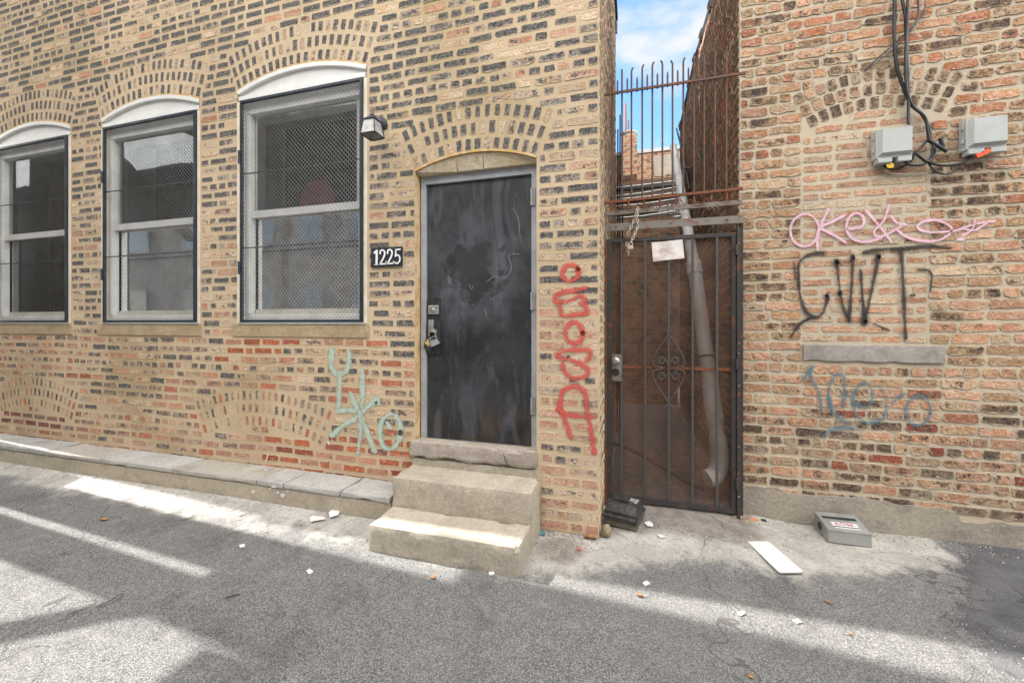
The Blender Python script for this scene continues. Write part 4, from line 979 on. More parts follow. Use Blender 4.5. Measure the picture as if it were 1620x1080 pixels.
# chain with padlock
ch = empty('chain', tuple(PG(1007, 340, -.04)), 'pale rusty chain looped over the rail above the gate', 'chain')
def links(path, pitch=.022, par=None):
    path = cr(path, 12); L_ = 0; k = 0; acc = 0; last = path[0]; cen = [path[0]]
    for p in path[1:]:
        acc += (p-last).length; last = p
        if acc >= pitch: cen.append(p); acc = 0
    m = MB()
    for i in range(len(cen)-1):
        a, b = cen[i], cen[i+1]; d = (b-a).normalized(); sd_ = Vector((0,1,0)) if i % 2 else d.cross(Vector((0,1,0))).normalized()
        c = (a+b)/2; ring = [c+d*math.cos(t)*.017+sd_*math.sin(t)*.009 for t in [2*math.pi*q/10 for q in range(10)]]
        m.tube(ring, .0036, 6, close=True)
    return m.build('chain_links', M_chain, par, smooth=True)
c6 = lambda x, y, o: P(920+x/3.373, 300+y/3.373, YG+o)
links([c6(300,95,-.04), c6(296,150,-.05), c6(300,195,-.05), c6(285,235,-.06), c6(262,285,-.06)], par=ch)
links([c6(300,95,-.03), c6(285,155,-.04), c6(262,205,-.05), c6(243,245,-.05)], par=ch)
links([c6(240,285,-.05), c6(248,320,-.05), c6(252,362,-.05)], par=ch)
pl = empty('padlock', tuple(c6(262,305,-.07)), 'small square pale metal padlock closing the chain on the gate', 'padlock')
c = c6(262, 306, -.07); m = MB(); m.box((c.x-.020, c.y-.010, c.z-.018), (c.x+.020, c.y+.010, c.z+.014), bev=.003); m.build('body', M_chain, pl)
m = MB(); m.tube([(c.x-.013,c.y,c.z+.012),(c.x-.014,c.y,c.z+.03),(c.x-.006,c.y,c.z+.04),(c.x+.006,c.y,c.z+.04),(c.x+.014,c.y,c.z+.03),(c.x+.013,c.y,c.z+.012)], .0035, 8); m.build('shackle', M_steel, pl)
# paper notice
m = MB(); q = [c6(373,283,-.022), c6(540,266,-.022), c6(549,366,-.022), c6(382,384,-.022)]
nx, ny = 12, 8; vs = []
for j in range(ny+1):
    for i in range(nx+1):
        a = q[0].lerp(q[1], i/nx); b = q[3].lerp(q[2], i/nx); p = a.lerp(b, j/ny); p.y += .006*mn.noise(Vector((i*.5, j*.5, 7)))-.001; vs.append(p)
m.add(vs, [(j*(nx+1)+i, j*(nx+1)+i+1, (j+1)*(nx+1)+i+1, (j+1)*(nx+1)+i) for j in range(ny) for i in range(nx)])
nt_ = empty('notice', tuple(c6(460,330,-.022)), 'crumpled white paper notice tied near the top of the gate', 'notice')
m.build('sheet', M_paper, nt_, smooth=True)
M_fade = spray('faded_print', (.55,.36,.32), .5, .6)
m = MB(); ribbon(m, [[(400+x/3.373-400+920, y) for x, y in ((420, 300+318/3.373), (490, 300+312/3.373))], [(920+435/3.373, 300+350/3.373), (920+490/3.373, 300+335/3.373)], [(920+455/3.373, 300+300/3.373), (920+470/3.373, 300+330/3.373), (920+500/3.373, 300+345/3.373)]], 2.0, YG-.032, .0); m.build('faded_print', M_fade, nt_, uv=True)
# ================================================================== THINGS IN THE PASSAGE
dp = empty('downspout', (PG(1118,765).x, 1.0, .2), 'long grey plastic pipe leaning behind the gate with an elbow at its foot', 'pipe')
def PP(px, py, dep): return P(px, py, dep)
low = PP(1136, 700, .82); mid = PP(1098, 420, 1.25); mid2 = PP(1080, 300, 2.6); topp = PP(1065, 232, 4.4)
m = MB(); m.tube([low, mid], .062, 20); m.build('pipe_length', M_pvc, dp, smooth='auto')
m = MB(); m.tube([mid.lerp(low,.02), topp], .055, 20); m.build('pipe_length', M_pvc, dp, smooth='auto')
m = MB(); m.tube([mid.lerp(low,.06), mid.lerp(topp,.012)], .070, 20); m.build('coupling', M_pvc, dp, smooth='auto')
c1 = low.lerp(mid,.45); m = MB(); m.tube([c1, c1.lerp(mid, .02)], .0645, 20); m.build('clamp', M_black, dp)
m = MB(); m.tube([low.lerp(mid,.30), low.lerp(mid,.10)], .071, 20); m.build('coupling', M_pvc, dp, smooth='auto')
m = MB(); el = cr([low.lerp(mid,.03), low, PP(1138,728,.82), PP(1134,746,.80), PP(1128,753,.78), PP(1119,757,.76)], 4)
m.tube(el, [.072]*len(el), 20, cap=True); m.build('elbow', M_pvc, dp, smooth='auto')
# far low brick building with white patch and chimney
YF = 8.2
fb = empty('garage', (.0, YF, 0), 'low brick garage wall with chimney at the far end of the passage', 'building')
fz = P(1030, 240, YF).z; zbot = P(1030, 283, YF).z
def proc_brick(name, c1, c2, mo, sc=1.0):
    M = NT(name); br = M.n('ShaderNodeTexBrick'); br.inputs['Scale'].default_value = 1
    br.inputs['Brick Width'].default_value = .21; br.inputs['Row Height'].default_value = .08; br.inputs['Mortar Size'].default_value = .009
    M.put(br.inputs['Color1'], c1); M.put(br.inputs['Color2'], c2); M.put(br.inputs['Mortar'], mo)
    sx = M.n('ShaderNodeSeparateXYZ'); M.put(sx.inputs[0], M.tc.outputs['Object']); cb = M.n('ShaderNodeCombineXYZ')
    M.put(cb.inputs[0], M.math('ADD', sx.outputs[0], sx.outputs[1])); M.put(cb.inputs[1], sx.outputs[2]); M.put(br.inputs['Vector'], cb.outputs[0])
    c = M.mix(M.ramp(M.noise(9, 5, .7), .5, .62, 0, .75), br.outputs['Color'], (.06,.05,.045)); M.set(Base_Color=c, Roughness=.9)
    M.bump(M.math('ADD', M.math('MULTIPLY', br.outputs['Fac'], -1.0), M.noise(30, 4)), .6, .01); return M.m
M_far = proc_brick('far_brick', (.40,.15,.08), (.42,.28,.17), (.42,.36,.27))
M_opp = proc_brick('alley_brick', (.075,.055,.045), (.10,.075,.06), (.11,.10,.09))
m = MB(); m.box((-2.0, YF, zbot), (2.2, YF+.3, fz-.02)); m.build('wall', M_far, fb)
m = MB(); m.box((-2.0, YF-.04, fz-.02), (2.2, YF+.35, fz+.06)); m.build('coping', M_greyp, fb)
a = P(1042, 255, YF); b = P(1072, 285, YF); pts = [P(px, py, YF) for px, py in ((1033,247),(1045,246),(1060,244),(1075,243),(1075,278),(1056,276),(1050,280),(1035,279),(1034,262))]
m = MB(); m.prism([(p.x, p.z) for p in pts], .004, .02, lambda u, v, w_: Vector((u, YF-w_, v))); m.build('plaster_patch', M_parge, fb)
yc = YF-.4; c0, c1 = P(984, 215, yc), P(1008, 215, yc)
chm = MB(); chm.box((c0.x-.02, yc-.0, zbot+.02), (c1.x, yc+.36, c0.z)); chm.build('chimney', M_far, fb)
m = MB(); cc = (c0.x+c1.x)/2; m.lathe([(.17,0),(.17,.05),(.19,.055),(.21,.09),(.21,.115),(.12,.12)], (cc-.01, yc+.18, c0.z+.003), 'Z', 20); m.build('chimney_cap', simple('terracotta_rim', (.45,.2,.08), .7, c2=(.45,.43,.40), t=(.3,.5)), fb)
m = MB(); f_ = P(990, 170, yc); m.tube([(f_.x, yc+.18, c0.z+.12), (f_.x-.01, yc+.18, P(990,158,yc).z)], .025, 8); m.tube([(f_.x+.06, yc+.2, c0.z+.12), (f_.x+.065, yc+.2, P(990,185,yc).z)], .018, 6); m.build('flue_pipe', M_rusto, fb)
# dark slatted fence below it
sf = empty('fence', (.2, YF-.7, 0), 'black wooden slatted fence with pale wires at the end of the passage', 'fence')
yf = YF-.7; m = MB(); R = random.Random(2); zt_ = P(1030, 286, yf).z; z = .0
m.box((-1.6, yf+.06, 0), (1.9, yf+.12, zt_))
m.build('backing_boards', M_bwood, sf)
m = MB()
for k in range(5):
    zz = zt_-.12-k*.30; m.box((-1.6, yf, zz-.03), (1.9, yf+.045, zz+.03)); 
m.build('slats', M_cable, sf)
m = MB()
for k in range(8):
    zz = zt_-.10-k*.14; m.tube([(-1.2, yf-.03, zz-.05+R.uniform(-.04,.04)), (.2, yf-.05, zz-.02+R.uniform(-.03,.03)), (1.2, yf-.03, zz+.05)], .010, 6)
m.build('wires', M_steel, sf)
rb = P(1000, 350, 5.5)
m = MB(); m.box((-.6, 5.2, 0), (.80-.02, 5.4, P(1030,345,5.2).z)); tag(m.build('garden_wall', M_far, None), 'low dark red brick wall half way down the passage behind the gate', 'wall')
# dark posts / conduits on the left side of the passage
m = MB()
for i, (px, ty, by, dep) in enumerate([(981, 182, 520, 3.1), (985, 210, 520, 3.6), (977.5, 205, 520, 2.95)]):
    p = P(px, ty, dep); q = P(px, by, dep); m.tube([(p.x, dep, p.z), (p.x-.01, dep, .0)], .011, 6)
tag(m.build('conduit_bundle', M_cable, None), 'bundle of thin dark upright conduits at the end of the tan side wall', 'conduit')
nb = empty('brick_building', (-1, 5, 0), 'unseen dark building added behind the tan one to keep sun off the passage', 'building')  # unseen block, added to stop the sun reaching into the passage
m = MB(); m.box((-8, 2.95, 0), (-.62, 9.5, 6.6)); m.build('wall', M_opp, nb)
m = MB(); m.box((-8.1, 2.9, 6.603), (-.56, 9.6, 6.75)); m.build('parapet', M_tar, nb)
# black hose shape added for a dark diagonal line behind the gate
m = MB(); m.tube(cr([P(966,700,.60), P(1000,712,.64), P(1035,732,.68), P(1065,750,.70), P(1090,765,.72), P(1115,775,.74)], 6), [.012]*31, 8)
tag(m.build('streak', M_cable, None, smooth='auto'), 'dark hose sloping down behind the gate screen to the pipe elbow', 'streak')
# ================================================================== LAMP, NUMBER, LOCKS
lp0 = P(603, 197, 0)
lmp = empty('wall_lamp', tuple(lp0), 'black square lantern on a round bracket between near window and door arch', 'lamp')
m = MB(); m.lathe([(.058,.002),(.058,.014),(.048,.022),(.042,.034),(.02,.04)], tuple(lp0), 'Y', 24); m.build('back_plate', M_navy, lmp, smooth='auto')
lc = P(589, 203, -.16)
m = MB(); m.tube(cr([(lp0.x, -.03, lp0.z), (lp0.x, -.10, lp0.z+.01), (lc.x, -.15, lc.z+.085)], 5), .012, 8); m.build('arm', M_navy, lmp)
hw0, hw1, zt0, zb0 = .048, .066, lc.z+.055, lc.z-.06
def ring4(h, z): return [Vector((lc.x+sx*h, -.16+sy*h, z)) for sx, sy in ((-1,-1),(1,-1),(1,1),(-1,1))]
a4, b4 = ring4(hw0, zt0), ring4(hw1, zb0)
m = MB()
for i in range(4):
    m.tube([a4[i], b4[i]], .004, 6); m.tube([a4[i], a4[(i+1)%4]], .004, 6); m.tube([b4[i], b4[(i+1)%4]], .0045, 6)
m.build('lantern_frame', M_navy, lmp)
m = MB()
ga, gb = ring4(hw0-.002, zt0-.003), ring4(hw1-.003, zb0+.003)
m.add(ga+gb, [(0,1,5,4),(1,2,6,5),(2,3,7,6),(3,0,4,7)]); m.build('glass', M_glassy, lmp)
m = MB(); r4 = ring4(hw0+.006, zt0+.002); t4 = ring4(.022, zt0+.035); m.add(r4+t4, [(0,1,5,4),(1,2,6,5),(2,3,7,6),(3,0,4,7),(4,5,6,7),(3,2,1,0)])
m.lathe([(.02,0),(.022,.012),(.012,.022),(.006,.028)], (lc.x, -.16, zt0+.035), 'Z', 14)
m.tube([(lc.x+.014*math.cos(t), -.16, zt0+.076+.014*math.sin(t)) for t in [2*math.pi*k/12 for k in range(12)]], .0022, 6, close=True); m.build('roof', M_navy, lmp)
# number plaque
zp = lambda x, y, o=0.0: P(570+x/13.5, 370+y/13.5, o)
pq = empty('house_number', tuple(zp(580,500)), 'black plaque with white numerals 1225 between window and door', 'sign')
a, b = zp(250, 710), zp(915, 270); zc0, zc1 = zp(250,720).z, zp(250,310).z
m = MB(); m.box((a.x, -.018, zc0), (b.x, -.004, zc1), bev=.003); m.build('plate', M_navy, pq)
def digit(mb, strokes, wpx): ribbon(mb, strokes, wpx/13.5, -.0185, .004, (570,370), 13.5)
M_num = simple('white_numerals', (.78,.78,.76), .5, var=.03)
m = MB(); digit(m, [[(352,355),(350,500),(345,655)], [(345,365),(325,385),(303,405)]], 48); digit(m, [[(298,660),(340,657),(385,655)]], 16)
digit(m, [[(425,425),(428,370),(470,345),(515,375),(518,440),(490,520),(450,590),(420,640)], [(582,420),(588,360),(630,335),(672,365),(676,430),(648,510),(610,580),(580,630)]], 34)
digit(m, [[(415,645),(475,640),(540,638)], [(573,636),(635,630),(700,626)]], 34); digit(m, [[(530,640),(545,610),(550,575)], [(690,628),(704,600),(708,572)]], 14)
digit(m, [[(762,335),(758,400),(752,480)], [(745,475),(790,448),(835,480),(845,545),(825,600),(780,630),(735,605)]], 30); digit(m, [[(755,335),(800,332),(852,328)]], 34)
nm = m.build('numerals', M_num, pq, uv=True)
# padlock key boxes hanging on the door handle
z7 = lambda x, y, dep: P(640+x/10.8, 460+y/10.8, dep)
def slab7(name, poly, y0_, y1_, mat, par):
    m = MB(); f = [z7(x, y, y0_) for x, y in poly]; n = len(f); b = [Vector((p.x, y1_, p.z)) for p in f]
    m.add(f+b, [tuple(range(n)), tuple(range(2*n-1,n-1,-1))]+[(i,(i+1)%n,n+(i+1)%n,n+i) for i in range(n)]); return m.build(name, mat, par)
kb = empty('key_lockbox', tuple(z7(515,860,.04)), 'grey faced lockbox tilting right on the door handle, in front', 'lockbox')
slab7('body', [(415,800),(540,745),(590,800),(612,890),(600,915),(455,970),(440,940)], .030, .062, M_black, kb)
slab7('face_plate', [(425,800),(535,758),(560,830),(600,890),(460,960),(445,930)], .026, .030, M_galv, kb)
slab7('key_window', [(440,820),(455,795),(520,775),(540,815),(450,850)], .023, .026, M_black, kb)
m = MB(); m.tube(cr([z7(425,775,.045), z7(418,720,.04), z7(440,685,.035), z7(500,690,.035), z7(525,730,.04), z7(530,760,.045)], 5), .0045, 8); m.build('shackle', M_steel, kb, smooth=True)
kb2 = empty('key_lockbox', tuple(z7(400,930,.065)), 'black lockbox with yellow warning sticker hanging behind the grey faced one', 'lockbox')
slab7('body', [(395,760),(430,790),(475,985),(450,1035),(400,1035),(320,965),(350,860)], .066, .094, M_black, kb2)
slab7('sticker', [(400,815),(430,900),(430,955),(345,905),(360,870)], .063, .066, M_yellow, kb2)
slab7('sticker', [(375,870),(425,890),(430,915),(365,885)], .0605, .063, M_card, kb2)
m = MB(); m.tube(cr([z7(405,790,.08), z7(430,700,.07), z7(470,660,.06), z7(540,680,.06), z7(550,730,.07)], 5), .0045, 8); m.build('shackle', M_steel, kb2, smooth=True)
# ================================================================== BAIT STATIONS
def text_mesh(txt, size, M4, mat, par, name='lettering', sx=1.0, off=0.0):
    cu = bpy.data.curves.new('txt', 'FONT'); cu.body = txt; cu.size = size; cu.align_x = 'CENTER'; cu.align_y = 'CENTER'; cu.extrude = .0008; cu.offset = off
    o = bpy.data.objects.new('txt', cu); COL.objects.link(o); bpy.context.view_layer.update()
    me = bpy.data.meshes.new_from_object(o); bpy.data.objects.remove(o); me.transform(M4 @ Matrix.Diagonal((sx,1,1,1))); me.materials.clear(); me.materials.append(mat)
    q = bpy.data.objects.new(name, me); COL.objects.link(q); parent(q, par); return q
# metal station by the right wall
p0, p1 = G(1312, 856, .0), G(1380, 864, .0); ctr = G(1335, 830, .0)
ms = empty('bait_station', (ctr.x, ctr.y, 0), 'shallow grey metal bait box with white label against the right wall', 'bait box')
fL, fR = G(1311, 858, .0), G(1379, 866, .0); ax = (fR-fL); Lx = ax.length; ax.normalize(); ay = Vector((-ax.y, ax.x, 0))
DPT = .215; H0, H1 = .082, .115
Mm = Matrix((( ax.x, ay.x, 0, fL.x), (ax.y, ay.y, 0, fL.y), (0,0,1,.004), (0,0,0,1)))
m = MB(); v = [(0,0,0),(Lx,0,0),(Lx,DPT,0),(0,DPT,0),(0,0,H0),(Lx,0,H0),(Lx,DPT,H1),(0,DPT,H1)]
m.add([Mm @ Vector(q) for q in v], [(0,3,2,1),(4,5,6,7),(0,1,5,4),(1,2,6,5),(2,3,7,6),(3,0,4,7)]); m.build('body', M_galv, ms)
sl = (H1-H0)/DPT; T = lambda x, y, d: Mm @ Vector((x, y, H0+sl*y+d))
m = MB(); m.add([T(-.003,-.004,.001), T(Lx+.003,-.004,.001), T(Lx+.003,DPT+.002,.001), T(-.003,DPT+.002,.001), T(-.003,-.004,.005), T(Lx+.003,-.004,.005), T(Lx+.003,DPT+.002,.005), T(-.003,DPT+.002,.005)], [(0,1,2,3),(4,7,6,5),(0,4,5,1),(1,5,6,2),(2,6,7,3),(3,7,4,0)]); m.build('lid', M_galv, ms)
m = MB(); m.add([T(.05,.03,.0065), T(Lx-.045,.03,.0065), T(Lx-.045,.10,.0065), T(.05,.10,.0065)], [(0,1,2,3)]); m.build('label_plate', M_card, ms)
m = MB(); m.add([T(.05,.042,.0075), T(Lx-.045,.042,.0075), T(Lx-.045,.052,.0075), T(.05,.052,.0075)], [(0,1,2,3)]); m.add([T(.02,.135,.0065), T(Lx-.02,.135,.0065), T(Lx-.02,.165,.0065), T(.02,.165,.0065)], [(0,1,2,3)]); m.build('dark_stripe', M_navy, ms)
tilt = Matrix.Rotation(math.atan(sl), 4, 'X')
text_mesh('ROSE', .036, Mm @ Matrix.Translation((Lx/2, .076, H0+sl*.076+.0082)) @ tilt, simple('red_print', (.4,.06,.08), .6), ms, sx=1.35)
m = MB(); pc = Mm @ Vector((-.001, DPT*.62, .05)); RM = Mm.to_3x3()
m.lathe([(.026,-.001),(.030,.002),(.024,.003),(.022,.0)], pc, 'X', 18, rot=RM @ Matrix.Rotation(math.pi, 3, 'Z')); m.build('entry_hole', M_black, ms)
# black station by the corner pier
bs = empty('bait_station', tuple(G(978, 815, .04)), 'black plastic bait box on a concrete block beside the tan pier', 'bait box')
zz9 = lambda x, y: (930+x/9, 740+y/9)
fL = G(*zz9(195, 800), .05); fR = G(*zz9(690, 880), .05)
fL = Vector((XR+.015, .16, 0)); fR = Vector((XR+.255, .10, 0)); ax = (fR-fL); Lx = ax.length; ax.normalize(); ay = Vector((-ax.y, ax.x, 0))
Mb = Matrix(((ax.x, ay.x, 0, fL.x), (ax.y, ay.y, 0, fL.y), (0,0,1,gz(.0,.15)+.004), (0,0,0,1)))
m = MB(); m.box((.004,.012,0), (Lx-.004,.24,.055), Mb, bev=.006); m.build('block', M_block, bs)
prof = [(0,0,.055),(0,0,.085),(.012,.018,.090),(.012,.022,.105),(.02,.07,.155)]
m = MB(); lay = [(0,0,.057,Lx,.25),(-.006,-.006,.062,Lx+.006,.256),(-.006,-.006,.078,Lx+.006,.256),(.006,.010,.086,Lx-.006,.245),(.006,.012,.108,Lx-.006,.245),(.022,.075,.150,Lx-.02,.235),(.03,.085,.154,Lx-.028,.225)]
vs = []
for x0,y0,z0,x1,y1 in lay: vs += [Mb @ Vector(q) for q in ((x0,y0,z0),(x1,y0,z0),(x1,y1,z0),(x0,y1,z0))]
fs = [(3,2,1,0)]+[(i*4+k, i*4+(k+1)%4, (i+1)*4+(k+1)%4, (i+1)*4+k) for i in range(len(lay)-1) for k in range(4)]+[tuple((len(lay)-1)*4+k for k in range(4))]
m.add(vs, fs); o = m.build('lid', M_black, bs)
m = MB(); m.box((Lx*.2,.11,.1545),(Lx*.8,.125,.1605), Mb, bev=.002); m.build('lid_rib', M_black, bs)
t = Mb @ Matrix.Translation((Lx*.70, .155, .1550)) @ Matrix.Rotation(rad(90), 4, 'Z')
text_mesh('ROSE', .040, t, M_card, bs, sx=1.0)
m = MB()
for k in range(3): m.box((Lx*.79+.009*k, .115, .1546), (Lx*.79+.009*k+.004, .195, .1556), Mb)
m.build('small_print', M_card, bs)
# ================================================================== LITTER
def flat(name, pts, mat, label, cat, th=.003, curl=.0, z=None, group=None):
    m = MB(); q = []
    for px, py in pts:
        g = G(px, py, 0); zz = (gz(g.x, g.y) if z is None else z)+.004; g = G(px, py, zz); q.append(g)
    if curl: q = [p+Vector((0,0,curl*abs(mn.noise(p*9))+curl*(i % 2)*.4)) for i, p in enumerate(q)]
    n = len(q); m.add(q+[p+Vector((0,0,th)) for p in q], [tuple(range(n))[::-1], tuple(range(n,2*n))]+[(i,(i+1)%n,n+(i+1)%n,n+i) for i in range(n)])
    return tag(m.build(name, mat, None), label, cat, group)
z9 = lambda x, y: (900+x/2.25, 700+y/2.25)
bd = flat('board_strip', [z9(636,354), z9(705,353), z9(716,358), z9(832,458), z9(828,463), z9(752,464), z9(742,458)], M_card, 'white rounded board strip lying on the concrete below the gate', 'board', .006, z=.012)
for v_ in bd.data.vertices: pass
flat('plaster_flake', [z9(268,285), z9(285,279), z9(300,290), z9(298,300), z9(280,297)], M_card, 'white flake on the concrete in front of the gate, nearer the pier', 'flake', .004)
flat('plaster_flake', [z9(315,328), z9(330,327), z9(345,336), z9(325,339)], M_card, 'small white flake below the larger one in front of the gate', 'flake', .003)
flat('plaster_flake', [z9(600,605), z9(618,600), z9(628,608), z9(612,616)], M_card, 'white flake in the sunlit strip below the board strip', 'flake', .004)
flat('plaster_flake', [z9(798,632), z9(815,628), z9(830,640), z9(812,643)], M_card, 'pale flake in the sunlit strip at lower right', 'flake', .004)
flat('plaster_flake', [z9(262,500), z9(278,492), z9(290,503), z9(272,510)], M_paper, 'cream flake at the near edge of the sunlit strip right of steps', 'flake', .005)
flat('paper_scrap', [(490,819),(494,816),(512,818),(515,821),(498,824),(491,826)], M_paper, 'crumpled grey paper scrap on the ground left of the steps', 'paper', .002, .006)
flat('paper_scrap', [(520,810),(527,806),(538,808),(535,815),(522,818)], M_card, 'white torn paper beside the grey scrap left of the steps', 'paper', .002, .005)
flat('paper_scrap', [(377,812),(384,810),(383,813),(378,815)], M_paper, 'tiny paper scrap in the sunlit patch near the ledge', 'paper')
flat('paper_scrap', [(378,862),(386,860),(388,864),(380,866)], M_card, 'tiny white scrap on shaded asphalt left of the steps', 'paper')
flat('paper_scrap', [(484,902),(490,899),(496,904),(489,908)], M_card, 'round white blot on shaded asphalt below the steps', 'paper', .001)
lf = 'dry leaves on the alley'
for pts, lb in (([(157,823),(166,818),(172,821),(163,824)], 'brown dry leaf on asphalt at far left'),
                ([(1005,918),(1012,924),(1008,930),(1003,925)], None), ([z9(238,530), z9(262,545), z9(268,550), z9(240,547)], 'curled brown leaf in the sunlit strip below the gate'),
                ([z9(912,560), z9(940,574), z9(938,578), z9(910,565)], 'orange brown leaf on asphalt at right'), ([z9(632,815), z9(655,832), z9(660,842), z9(640,836)], 'brown leaf at the bottom of the photo'),
                ([(680,912),(686,909),(690,914),(684,917)], 'small brown leaf on the sunlit ground before the bottom step'), ([z9(990,680) , z9(1000,676), z9(1004,682), z9(994,686)], 'tiny brown leaf at the right sunlit strip')):
    if lb: flat('leaf', pts, M_leaf, lb, 'leaf', .002, .012, group=lf)
flat('paper_scrap', [(773,906),(781,905),(782,909),(774,910)], M_paper, 'small folded beige scrap at the foot of the bottom step', 'paper', .008)
m = MB(); c = G(917, 868, .006); m.tube([(c.x+.014*math.cos(t), c.y+.014*math.sin(t), c.z) for t in [2*math.pi*k/16 for k in range(16)]], .003, 6, close=True); tag(m.build('ring', M_red, None, smooth=True), 'small red plastic ring on the ground by the corner pier', 'ring')
m = MB(); c = G(859, 843, .01); m.lathe([(.015,0),(.016,.012),(.013,.016),(.010,.013)], c, 'Z', 16, rot=Matrix.Rotation(rad(50), 3, 'X')); tag(m.build('bottle_cap', M_teal, None), 'teal and white bottle cap beside the steps', 'bottle cap')
m = MB(); a, b = G(356, 946, .008), G(380, 939, .008); m.tube([a, a.lerp(b,.5)+Vector((0,.004,.002)), b], [.003,.004,.003], 6); tag(m.build('stick', M_cable, None), 'short black stick on asphalt at lower left', 'stick')
# rocks
def rock(name, c, r, mat, label, seed, sq=(1,1,.7), ang=0.0, cat='rock', group=None):
    bm = bmesh.new(); bmesh.ops.create_icosphere(bm, subdivisions=3, radius=1)
    for v in bm.verts:
        p = v.co.copy(); k = 1+.22*mn.noise(p*1.6+Vector((seed,0,0)))+.08*mn.noise(p*4+Vector((0,seed,0))); p = Vector((p.x*sq[0], p.y*sq[1], p.z*sq[2]))*k*r
        v.co = Matrix.Rotation(ang, 3, 'Y') @ p+Vector(c)
    me = bpy.data.meshes.new(name); bm.to_mesh(me); bm.free(); me.polygons.foreach_set('use_smooth', [True]*len(me.polygons)); me.materials.append(mat)
    o = bpy.data.objects.new(name, me); COL.objects.link(o); return tag(o, label, cat, group)
rr = 'rubble at the gate corners'
g = G(958, 852, .0); rock('rock', (g.x, g.y+.03, .045), .045, M_rock, 'upright oval brown stone at the foot of the pier by the black box', 1, (.8,.8,1.05), .35, group=rr)
g = G(938, 848, .0); rock('rock', (g.x-.01, -.035, .02), .04, M_leaf, 'flat brown lump at the foot of the tan pier', 2, (1.3,.6,.4), group=rr)
M_rbrick = simple('broken_brick', (.48,.17,.07), .9, c2=(.40,.24,.15), sc=40, bs=.7, bd=.015, bsc=40)
g = G(1098, 803, .04); rock('brick_chip', (g.x, g.y, .06), .022, M_rbrick, 'orange brick chip under the middle of the gate', 3, group=rr, cat='brick chip')
for px, py, r_, mt, lb in ((1168, 820, .05, M_rock, 'dark mossy stone under the right gate post'), (1178, 826, .04, M_rock, 'brown stone right of the mossy one at the wall corner'), (1192, 822, .032, M_rbrick, 'pinkish rubble stone against foot of the right wall'), (1208, 822, .022, M_cable, 'small black lump at the end of the rubble row'), (1148, 806, .03, M_rock, 'small stone tucked under the gate at right')):
    g = G(px, py, .02); rock('rock', (g.x, min(g.y, YB-.03), r_*.5), r_, mt, lb, px, (1.1,.8,.7), group=rr)
# grit: pebbles, chips and dust crumbs nobody could count
m = MB(); R = random.Random(77)
def chip(x, y, s_):
    z = gz(x, y); a = R.uniform(0, 6.28); pts = []
    for k in range(4): an = a+k*math.pi/2+R.uniform(-.4,.4); pts.append((x+math.cos(an)*s_*R.uniform(.6,1.2), y+math.sin(an)*s_*R.uniform(.6,1.2)))
    h = s_*R.uniform(.3,.8); m.add([(p[0],p[1],z-.001) for p in pts]+[(x+(p[0]-x)*.6, y+(p[1]-y)*.6, z+h) for p in pts], [(4,5,6,7),(0,1,5,4),(1,2,6,5),(2,3,7,6),(3,0,4,7)])
for k in range(2600): x = R.uniform(-7.5, 3.2); y = -.3-abs(R.gauss(0,.38)); chip(x, y, R.uniform(.0015,.005))
for k in range(500): x = R.uniform(-.6, 1.6); y = R.uniform(-.6,.4); chip(x, y, R.uniform(.0015,.006)) if not (x < XR and y > 0) else None
for k in range(260): x = R.gauss(-.5,.12); y = -.02-abs(R.gauss(0,.2)); chip(x, y, R.uniform(.002,.007))
for k in range(700): x = R.uniform(-6.5,-1.75); chip(x, -.31-abs(R.gauss(0,.04)), R.uniform(.002,.007))
for k in range(420):
    x = R.uniform(-.25, 2.4); y = (.64 if x > XB else .30)-abs(R.gauss(0,.12)); 
    if not (x < XR): chip(x, y, R.uniform(.002,.009))
for k in range(160): chip(R.uniform(-.66,-.22), -.01-abs(R.gauss(0,.04)), R.uniform(.003,.010))
M_grit = NT('grit'); ob = M_grit.vor(40, out='Color'); sv = M_grit.n('ShaderNodeSeparateColor'); M_grit.put(sv.inputs[0], ob)
M_grit.set(Base_Color=M_grit.mix(sv.outputs[0], (.14,.12,.10), (.48,.44,.38)), Roughness=.9)
tag(m.build('grit', M_grit.m, None, fixn=False), kind='stuff')
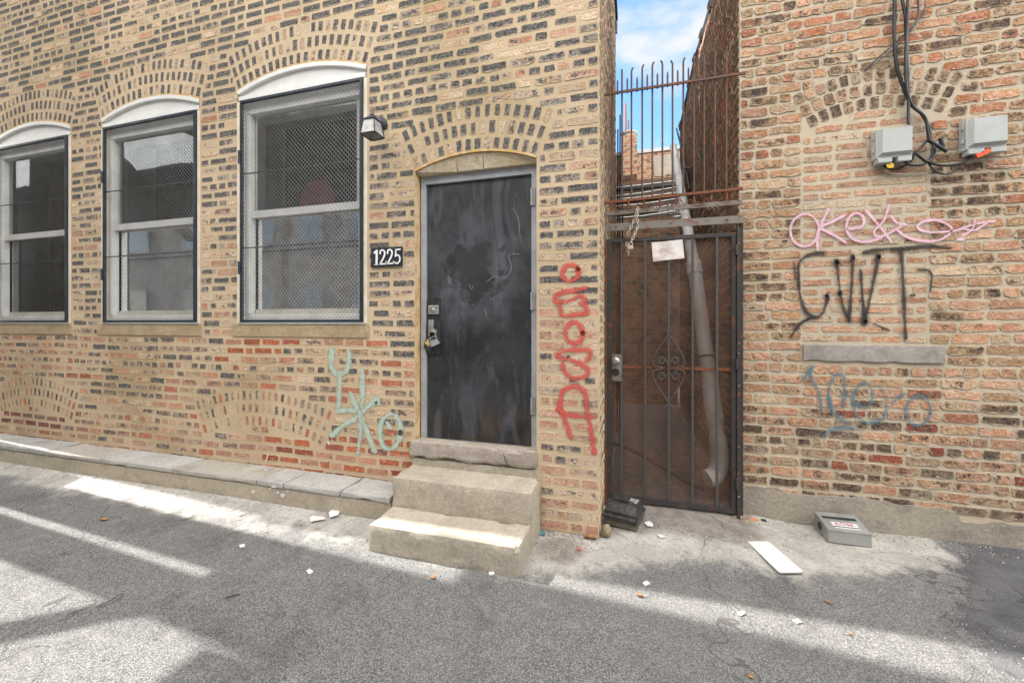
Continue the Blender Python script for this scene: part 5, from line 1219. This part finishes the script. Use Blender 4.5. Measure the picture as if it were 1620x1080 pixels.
# ================================================================== ACROSS THE ALLEY (behind the camera; what the panes mirror)
YO = -7.0
ob_ = empty('brick_building', (-4, YO, 0), 'dark brick building across the alley mirrored in the window panes', 'building')
m = MB(); m.box((-40, YO-6, 0), (-12.8, YO, 6.6)); m.box((-12.797, YO-6, 0), (-2.6, YO, 7.5)); m.build('wall', M_opp, ob_)
m = MB(); m.box((-40.1, YO-6.1, 6.603), (-12.82, YO+.06, 6.8)); m.box((-12.85, YO-6.1, 7.503), (-2.5, YO+.06, 7.8)); m.build('parapet', M_tar, ob_)
for x in (-24, -21.5, -19, -16.5, -14, -11, -9.2, -7.4, -5.6, -4.0):
    for z in (1.2, 3.9):
        m = MB(); m.box((x-.5, YO+.002, z), (x+.5, YO+.03, z+1.5)); f_ = m.build('window', M_bwood, ob_)
        m = MB(); m.box((x-.43, YO+.032, z+.07), (x+.43, YO+.04, z+1.43)); m.build('pane', simple('far_pane', (.06,.075,.09), .15) if x == -24 and z == 1.2 else bpy.data.materials['far_pane'], ob_)
ob2 = empty('brick_building', (3, YO-1, 0), 'taller dark building further along the alley mirrored in the panes', 'building')
m = MB(); m.box((-1.2, YO-7, 0), (12, YO-.8, 7.6)); m.build('wall', M_opp, ob2)
for x in (.3, 2.2, 4.2, 6.2):
    for z in (1.5, 4.4):
        m = MB(); m.box((x-.5, YO-.798, z), (x+.5, YO-.76, z+1.6)); m.build('window', bpy.data.materials['far_pane'], ob2)
# unseen slabs added upstream in the alley, shaped to cast shade bands on the ground
pt = empty('shade_blocker', (-7.9, -1.5, 0), 'added dark porch standing in the alley beyond the left edge', 'blocker')
X0 = -7.5
def post(y0_, y1_, z0, z1, name='post', d=.14):  # one out-of-view slab, sized for the shadow it casts
    m = MB(); m.box((X0-d, y0_, z0), (X0, y1_, z1)); m.build(name, M_bwood, pt)
post(-.712, -.315, 0, 9.0, 'post')
post(-.315, -.165, .0, 2.06, 'shade_panel', .05)
post(-1.11, -.788, 0, 9.0, 'post')
post(-.80, -.70, 4.35, 4.75, 'shade_beam', .16)
post(-.312, -.14, 5.5, 9.0, 'shade_panel', .05)
post(-.80, -.70, 4.755, 9.0, 'shade_panel', .05)
post(-.98, -3.6, 4.76, 5.0, 'shade_deck') if False else None
m = MB(); m.box((X0-.4, -4.4, 5.0), (X0-.09, -1.115, 5.2)); m.build('shade_deck', M_bwood, pt)
m = MB(); m.box((X0-.08, -4.4, 5.203), (X0-.03, -1.115, 8.8)); m.build('shade_panel', M_bwood, pt)
m = MB(); m.bar((X0-.05, -1.0, 4.27), (X0-.05, -2.3, 3.0), .15, .10); m.build('shade_brace', M_bwood, pt)
m = MB(); m.box((X0-.14, -4.4, 0), (X0-.01, -4.2, 4.99)); m.build('post', M_bwood, pt)
